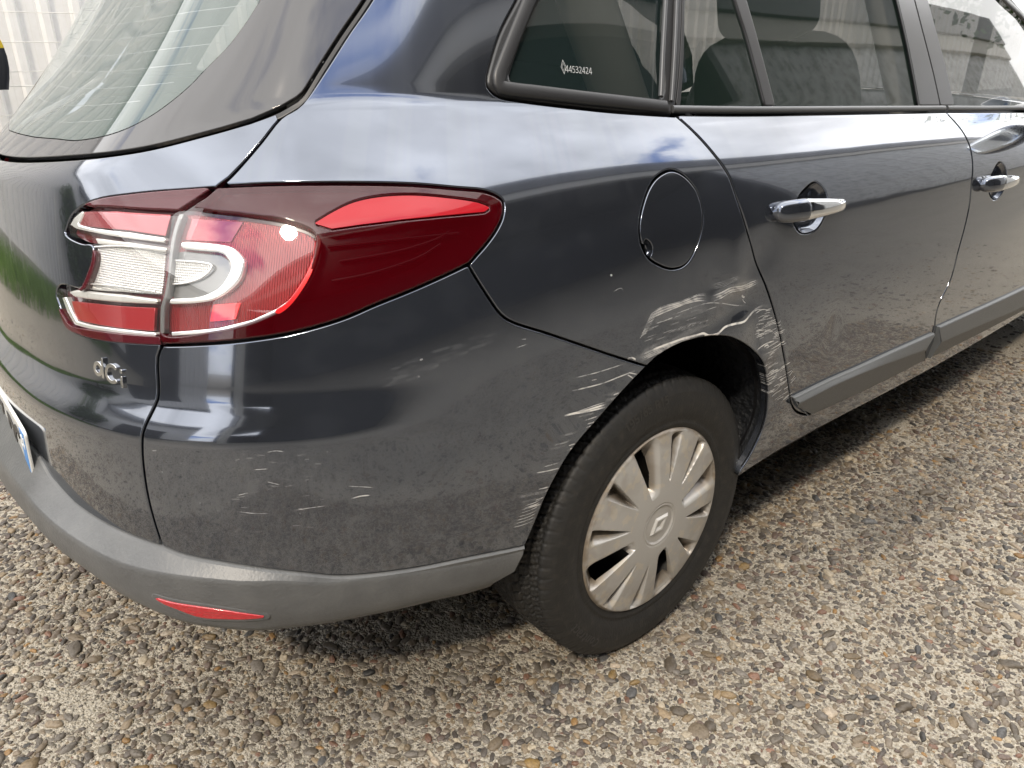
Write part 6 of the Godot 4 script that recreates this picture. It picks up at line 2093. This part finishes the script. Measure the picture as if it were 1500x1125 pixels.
func tail_lamp(car: Node) -> void:
	var L := part("tailgate_lamp", car)
	var full := spline(cv("lamp_tg"), 0.006)
	obj("lamp_housing", panel(full, -.016, .002, .0, .001, [], 0.012), M.lamp_back, L)
	# smoked red strips along its top and foot
	var top := joined([v2([0.6715, 0.9827]), spline(cv("lamp_tg").slice(0, 10)), v2([0.3706, 0.913]), spline(v2([0.3773, 0.9234, 0.3974, 0.9402, 0.4258, 0.9445, 0.4781, 0.9471, 0.5438, 0.9478, 0.6118, 0.949]))])
	obj("smoked_strip", panel(top, .003, .0025, .010, .0008, [], 0.01), M.lens_smoke, L)
	var foot := joined([spline(v2([.3300, .8080, .3450, .7985, .3625, .7850, .3890, .7712, .4321, .7728, .5224, .7802, .6040, .7862])), v2([0.6087, 0.7755]), spline(rev(cv("lamp_tg").slice(19)))])
	obj("smoked_strip", panel(foot, .003, .0008, .010, .0002, [], 0.01), M.lens_smoke, L)
	var side := joined([spline(cv("lamp_tg").slice(10, 18)), spline(rev(PackedVector2Array(Array(cv("lamp_tg").slice(11, 17)).map(func(q): return q + Vector2(.010, -.004)))))])
	obj("smoked_edge", panel(side, .003, .002, .010, .0006, [], 0.01), M.lens_smoke, L)
	obj("red_reflector", panel(spline(cv("u_red"), .006, true) if false else cv("u_red"), -.006, .001, .004, .0008, [], 0.01), M.lamp_pink, L)
	obj("red_reflector", panel(cv("l_red"), -.006, .001, .004, .0008, [], 0.01), M.lamp_red, L)
	obj("chrome_strip", panel(cv("u_chrome"), -.003, .0028, .006, .0003, [], 0.008), M.lamp_white, L)
	obj("chrome_strip", panel(cv("l_chrome"), -.003, .0028, .006, .0003, [], 0.008), M.lamp_white, L)
	obj("chrome_strip", panel(cv("rev_top"), -.002, .0025, .006, .0003, [], 0.008), M.lamp_grey, L)
	obj("chrome_strip", panel(cv("l_band"), -.002, .0035, .006, .0003, [], 0.008), M.lamp_grey, L)
	obj("reversing_light", panel(cv("rev"), func(p): return -.010 + .004 * sin((p.x - .40) * 20.0), .002, .004, .0003, [], 0.006), M.lamp_fluted, L)
	# fine ribs of the reversing light
	for k in 2:
		var y0 := .889 - .052 * k
		var line := v2([.418 - .012 * k, y0, .50, y0 + .010 - .002 * k, .589, y0 + .013 - .004 * k])
		obj("light_rib", bead(spline(line, .01), .0013, .002, -.004), M.lamp_white, L)
	obj("clear_lens", panel(full, .0015, .003, .0, .003, [top, foot], 0.012), M.lens_clear, L)

func side_lamp(car: Node, top: PackedVector2Array, bot: PackedVector2Array, gap_lamp: PackedVector2Array) -> void:
	var L := part("side_lamp", car)
	var full := joined([top, bot, rev(gap_lamp)])
	var rx := []
	var ry := []
	for q in cv("ridge"):
		if rx.is_empty() or q.x > rx[-1] + .01:
			rx.append(q.x)
			ry.append(q.y)
	var ridge := func(p: Vector2) -> float:
		var y := lerp_list(rx, ry, p.x)
		var d := p.y - y
		var lift := .0055 * exp(-pow(d / (.030 if d < 0 else .022), 2.0)) * smoothstep(.66, .80, p.x) * smoothstep(1.145, 1.02, p.x)
		return .002 + lift
	var clear := spline(cv("b_clear"), .006, true)
	var highlight := joined([spline(v2([.842, .9365, .868, .950, .90, .9615, .945, .9675, 1.0, .9675, 1.06, .9610, 1.100, .9545, 1.118, .9480]), .01), v2([1.110, .9442, 1.05, .9420, .98, .9392, .915, .9345, .868, .9300])])
	obj("lamp_housing", panel(full, -.020, .002, .0, .001, [], 0.014), M.lamp_back, L)
	obj("red_lens", panel(full, ridge, .003, .014, .0018, [clear, highlight], 0.008), M.lens_red, L)
	# sun and sky highlight on the lens's upper face, painted as a red panel
	obj("painted_highlight", panel(highlight, func(p): return ridge.call(p) - .0005, .0004, .004, -.0008, [], 0.008), M.lamp_highlight, L)
	for q in [[.86, .912, .96, .918, 1.07, .922], [.88, .893, .97, .903, 1.03, .915, 1.055, .925], [.87, .868, .93, .876, 1.0, .892, 1.04, .909]]:
		obj("inner_rib", bead(spline(v2(q), .01), .0022, .004, -.014), M.lamp_back, L)
	obj("red_reflector", panel(clear, -.012, .002, .004, .001, [], 0.008), M.lamp_ribbed, L)
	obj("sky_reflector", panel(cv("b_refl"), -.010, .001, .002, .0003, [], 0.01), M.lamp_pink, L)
	obj("bright_edge", panel(spline(cv("b_edge"), .006, true), .0025, .001, .010, .0, [], 0.006), M.lamp_bright, L)
	obj("chrome_strip", panel(cv("b_white"), -.001, .002, .006, .0003, [], 0.006), M.lamp_white, L)
	obj("chrome_hook", panel(spline(cv("b_c"), .006, true), -.002, .0035, .008, .0003, [], 0.006), M.lamp_white, L)
	obj("indicator_bowl", panel(joined([v2([0.6274, 0.9033]), spline(v2([0.6898, 0.9013, 0.7049, 0.8953, 0.7135, 0.8839, 0.708, 0.87, 0.696, 0.8578, 0.6665, 0.8457, 0.6178, 0.8398])), v2([0.607, 0.845, 0.607, 0.9])]), -.0105, .002, .004, .0, [], 0.008), M.lamp_bowl, L)
	obj("indicator_lens", panel(cv("b_rev"), -.007, .002, .004, .0, [], 0.006), M.lamp_fluted, L)
	obj("chrome_strip", bead(spline(v2([0.6089, 0.889, 0.6631, 0.8892, 0.6823, 0.8848, 0.6672, 0.8707, 0.6361, 0.8608, 0.6089, 0.858]), .005), .0014, .002, -.006), M.lamp_white, L)
	obj("red_tab", panel(cv("b_tab"), -.009, .001, .002, .0, [], 0.006), M.lamp_bright, L)
	obj("smoked_edge", panel(joined([v2([0.6128, 0.948]), spline(v2([0.6089, 0.93, 0.6079, 0.906, 0.6113, 0.8715, 0.6094, 0.8448, 0.6035, 0.8262, 0.603, 0.79])), spline(v2([0.6118, 0.7899, 0.6117, 0.8259, 0.6167, 0.8448, 0.6181, 0.8713, 0.6166, 0.9058, 0.6184, 0.9298, 0.6232, 0.9478]))]), .001, .002, .008, .0003, [], 0.006), M.lamp_bowl, L)
	obj("clear_lens", panel(clear, .0015, .001, .0, .0003, [], 0.008), M.lens_clear, L)

func lower_bumper(car: Node) -> void:
	var top_x := [.0, .15, .2607, .3024, .3811, .4595, .5191, .5847, .6227, .6815, .74, .812, .8615, .9671, 1.0715, 1.1736]
	var top_y := [.546, .542, .5280, .5020, .4798, .4738, .4703, .4665, .4594, .4537, .4449, .4298, .4166, .4042, .3959, .3818]
	var lift := func(s: float) -> float:
		return lerp_list([.0, .30, .55, .70, .80, .90, 1.18], [.040, .038, .032, .020, .011, .006, .004], absf(s))
	var ty := func(s: float) -> float:
		return lerp_list(top_x, top_y, absf(s)) if absf(s) < 0.31 else hermite(top_x, top_y, absf(s))
	var cy := func(s: float) -> float:
		return minf(lerp_list([.0, .20, .38, .52, .62, .76, .86, 1.18], [.478, .472, .452, .437, .437, .428, .409, .372], absf(s)), ty.call(s) - .006)
	var by := func(s: float) -> float:
		return lerp_list([.0, .24, .41, .53, .63, .72, .83, 1.0, 1.07, 1.18], [.388, .386, .374, .350, .328, .320, .318, .314, .306, .300], absf(s))
	var ends := [1.1745, 1.1735, 1.171, 1.170, 1.168, 1.150, 1.115, 1.108, 1.098, 1.09]
	var rows := []
	var n := 150
	for k in 10:
		var line := PackedVector3Array()
		for i in n + 1:
			var s: float = lerpf(-ends[k], ends[k], float(i) / n)
			var t: float = ty.call(s)
			var c: float = cy.call(s)
			var b: float = by.call(s)
			var o: float = lift.call(s)
			match k:
				0: line.append(S(s, t + .004, -.012))
				1: line.append(S(s, t, -.002))
				2: line.append(S(s, t - .003, .0035))
				3: line.append(S(s, lerpf(c, t, .10) + .001, o - .002))
				4: line.append(S(s, c - .004, o))
				5: line.append(S(s, lerpf(c, b, .5), o + .002))
				6: line.append(S(s, b + .018, o - .004))
				7: line.append(S(s, b + .004, o - .011))
				8: line.append(S(s, b - .002, o - .024))
				9: line.append(S(s, b - .002, -.15))
		rows.append(line)
	# a softly rounded moulding: double rows keep its two creases crisp
	var mb := MB.new()
	mb.loft([rows[0], rows[1], rows[2]], Vector3(-1, 1, 1))
	var r3a := PackedVector3Array()
	for i in n + 1:
		r3a.append(rows[2][i].lerp(rows[3][i], 0.92))
	mb.loft([rows[2], r3a, rows[3], rows[4], rows[5], rows[6], rows[7], rows[8], rows[9]], Vector3.ZERO)
	var s0 := 0.0
	for i in mb.v.size():
		s0 += (mb.v[i] - Vector3(0.2, .45, 0)).dot(mb.n[i])
	var lb := obj("lower_bumper", mb, M.plastic, car)
	var on := func(p: Vector2) -> float:
		return lift.call(p.x) + .0015 + .0 * p.y
	var rf := cv("reflector")
	obj("reflector_recess", panel(spline(rf, .006, true), func(p): return lift.call(p.x) + .0022, .004, .004, -.0075, [], 0.01), M.plastic, lb)
	obj("red_reflector", panel(spline(rf, .006, true), func(p): return lift.call(p.x) + .0042, .002, .006, .0, [], 0.01), M.reflector, lb)

func cabin(car: Node) -> void:
	var mb := MB.new()
	mb.box(Vector3(-.55, .42, -.66), Vector3(2.2, .45, .66))
	obj("cabin_floor", mb, M.dash, car)
	mb = MB.new()
	mb.box(Vector3(-.60, .88, -.60), Vector3(.30, .90, .60))
	obj("load_cover", mb, M.dash, car)
	for z in [-.37, .37]:
		var st := part("front_seat", car)
		mb = MB.new()
		mb.cushion(Vector3(.52, .20, .50), Transform3D(Basis(Vector3(0, 0, 1), .12), Vector3(1.42, .55, z)))
		obj("seat_base", mb, M.seat, st)
		mb = MB.new()
		mb.cushion(Vector3(.18, .66, .48), Transform3D(Basis(Vector3(0, 0, 1), .30), Vector3(1.06, .88, z)))
		obj("backrest", mb, M.seat, st)
		mb = MB.new()
		mb.cushion(Vector3(.12, .18, .27), Transform3D(Basis(Vector3(0, 0, 1), .25), Vector3(.93, 1.27, z)))
		obj("head_restraint", mb, M.seat, st)
	var rs := part("rear_bench", car)
	mb = MB.new()
	mb.cushion(Vector3(.55, .2, 1.3), Transform3D(Basis(Vector3(0, 0, 1), .1), Vector3(.58, .55, 0)), .35)
	obj("seat_base", mb, M.seat, rs)
	mb = MB.new()
	mb.cushion(Vector3(.2, .66, 1.28), Transform3D(Basis(Vector3(0, 0, 1), .36), Vector3(.24, .85, 0)), .35)
	obj("backrest", mb, M.seat, rs)
	for z in [-.42, 0.0, .42]:
		mb = MB.new()
		mb.cushion(Vector3(.11, .16, .25), Transform3D(Basis(Vector3(0, 0, 1), .3), Vector3(.11, 1.20, z)))
		obj("head_restraint", mb, M.seat, rs)
	mb = MB.new()
	mb.cushion(Vector3(.62, .40, 1.36), Transform3D(Basis(), Vector3(2.25, .80, 0)), .4)
	obj("dashboard", mb, M.dash, car)
	mb = MB.new()
	var pts := []
	for i in 41:
		var a := TAU * i / 40.0
		pts.append(Transform3D(Basis(Vector3(0, 0, 1), -.42), Vector3(1.86, .97, -.37)) * Vector3(0, cos(a) * .185, sin(a) * .185))
	mb.tube(pts, .015, 10)
	mb.box(Vector3(-.02, -.05, -.17), Vector3(.02, .02, .17), Transform3D(Basis(Vector3(0, 0, 1), -.42), Vector3(1.87, .97, -.37)))
	obj("steering_wheel", mb, M.dash, car)
	for z in [-1, 1]:
		mb = MB.new()
		mb.tube([Vector3(.12, .9, .70 * z), Vector3(.02, 1.2, .62 * z), Vector3(-.04, 1.42, .55 * z)], .05, 8)
		obj("pillar_lining", mb, M.lining, car)
		mb = MB.new()
		mb.tube([Vector3(1.08, .45, .80 * z), Vector3(1.06, .95, .76 * z), Vector3(.99, 1.40, .60 * z)], .045, 8)
		obj("pillar_lining", mb, M.lining, car)

func _ready() -> void:
	build_camera()
	build_sky()
	rng.seed = 11
	build_body()
	build_materials()
	M.lamp_highlight = mat(lin(.34, .003, .010), 0.45, 0.0, 0.6, 0.06)  # brighter red of the highlight painted on the side lamp
	M.lamp_highlight.metallic_specular = 0.25
	M.lamp_bowl = mat(lin(.20, .20, .195), 0.22, 0.4, 0.6, 0.03)
	M.etch = mat(lin(.34, .35, .35), 0.5)
	M.lens_smoke = pane(lin(.085, .012, .018, 0.80))
	M.lamp_white = mat(lin(.93, .93, .92), 0.13, 0.6, 1.0, 0.02)
	var rib := Image.create(256, 256, false, Image.FORMAT_RGB8)
	for x in 256:
		for y in 256:
			var k := 0.5 + 0.5 * sin(TAU * x / 8.0)
			rib.set_pixel(x, y, Color(k, k, k))
	var rt := ImageTexture.create_from_image(rib)
	M.lamp_ribbed = mat(lin(.42, .030, .032), 0.2, 0.35, 0.6, 0.02)
	M.lamp_ribbed.uv1_scale = Vector3(12, 1, 1)
	bump(M.lamp_ribbed, rt, 0.25)
	var cross := Image.create(256, 256, false, Image.FORMAT_RGB8)
	for x in 256:
		for y in 256:
			var k := 0.5 + 0.25 * sin(TAU * x / 8.0) + 0.25 * sin(TAU * y / 8.0)
			cross.set_pixel(x, y, Color(k, k, k))
	M.lamp_fluted = mat(lin(.85, .85, .83), 0.15, 0.5, 0.6, 0.02)
	M.lamp_fluted.uv1_scale = Vector3(14, 5.6, 1)
	bump(M.lamp_fluted, ImageTexture.create_from_image(cross), 0.22)
	build_ground()
	build_yard()
	build_grass()
	build_car()
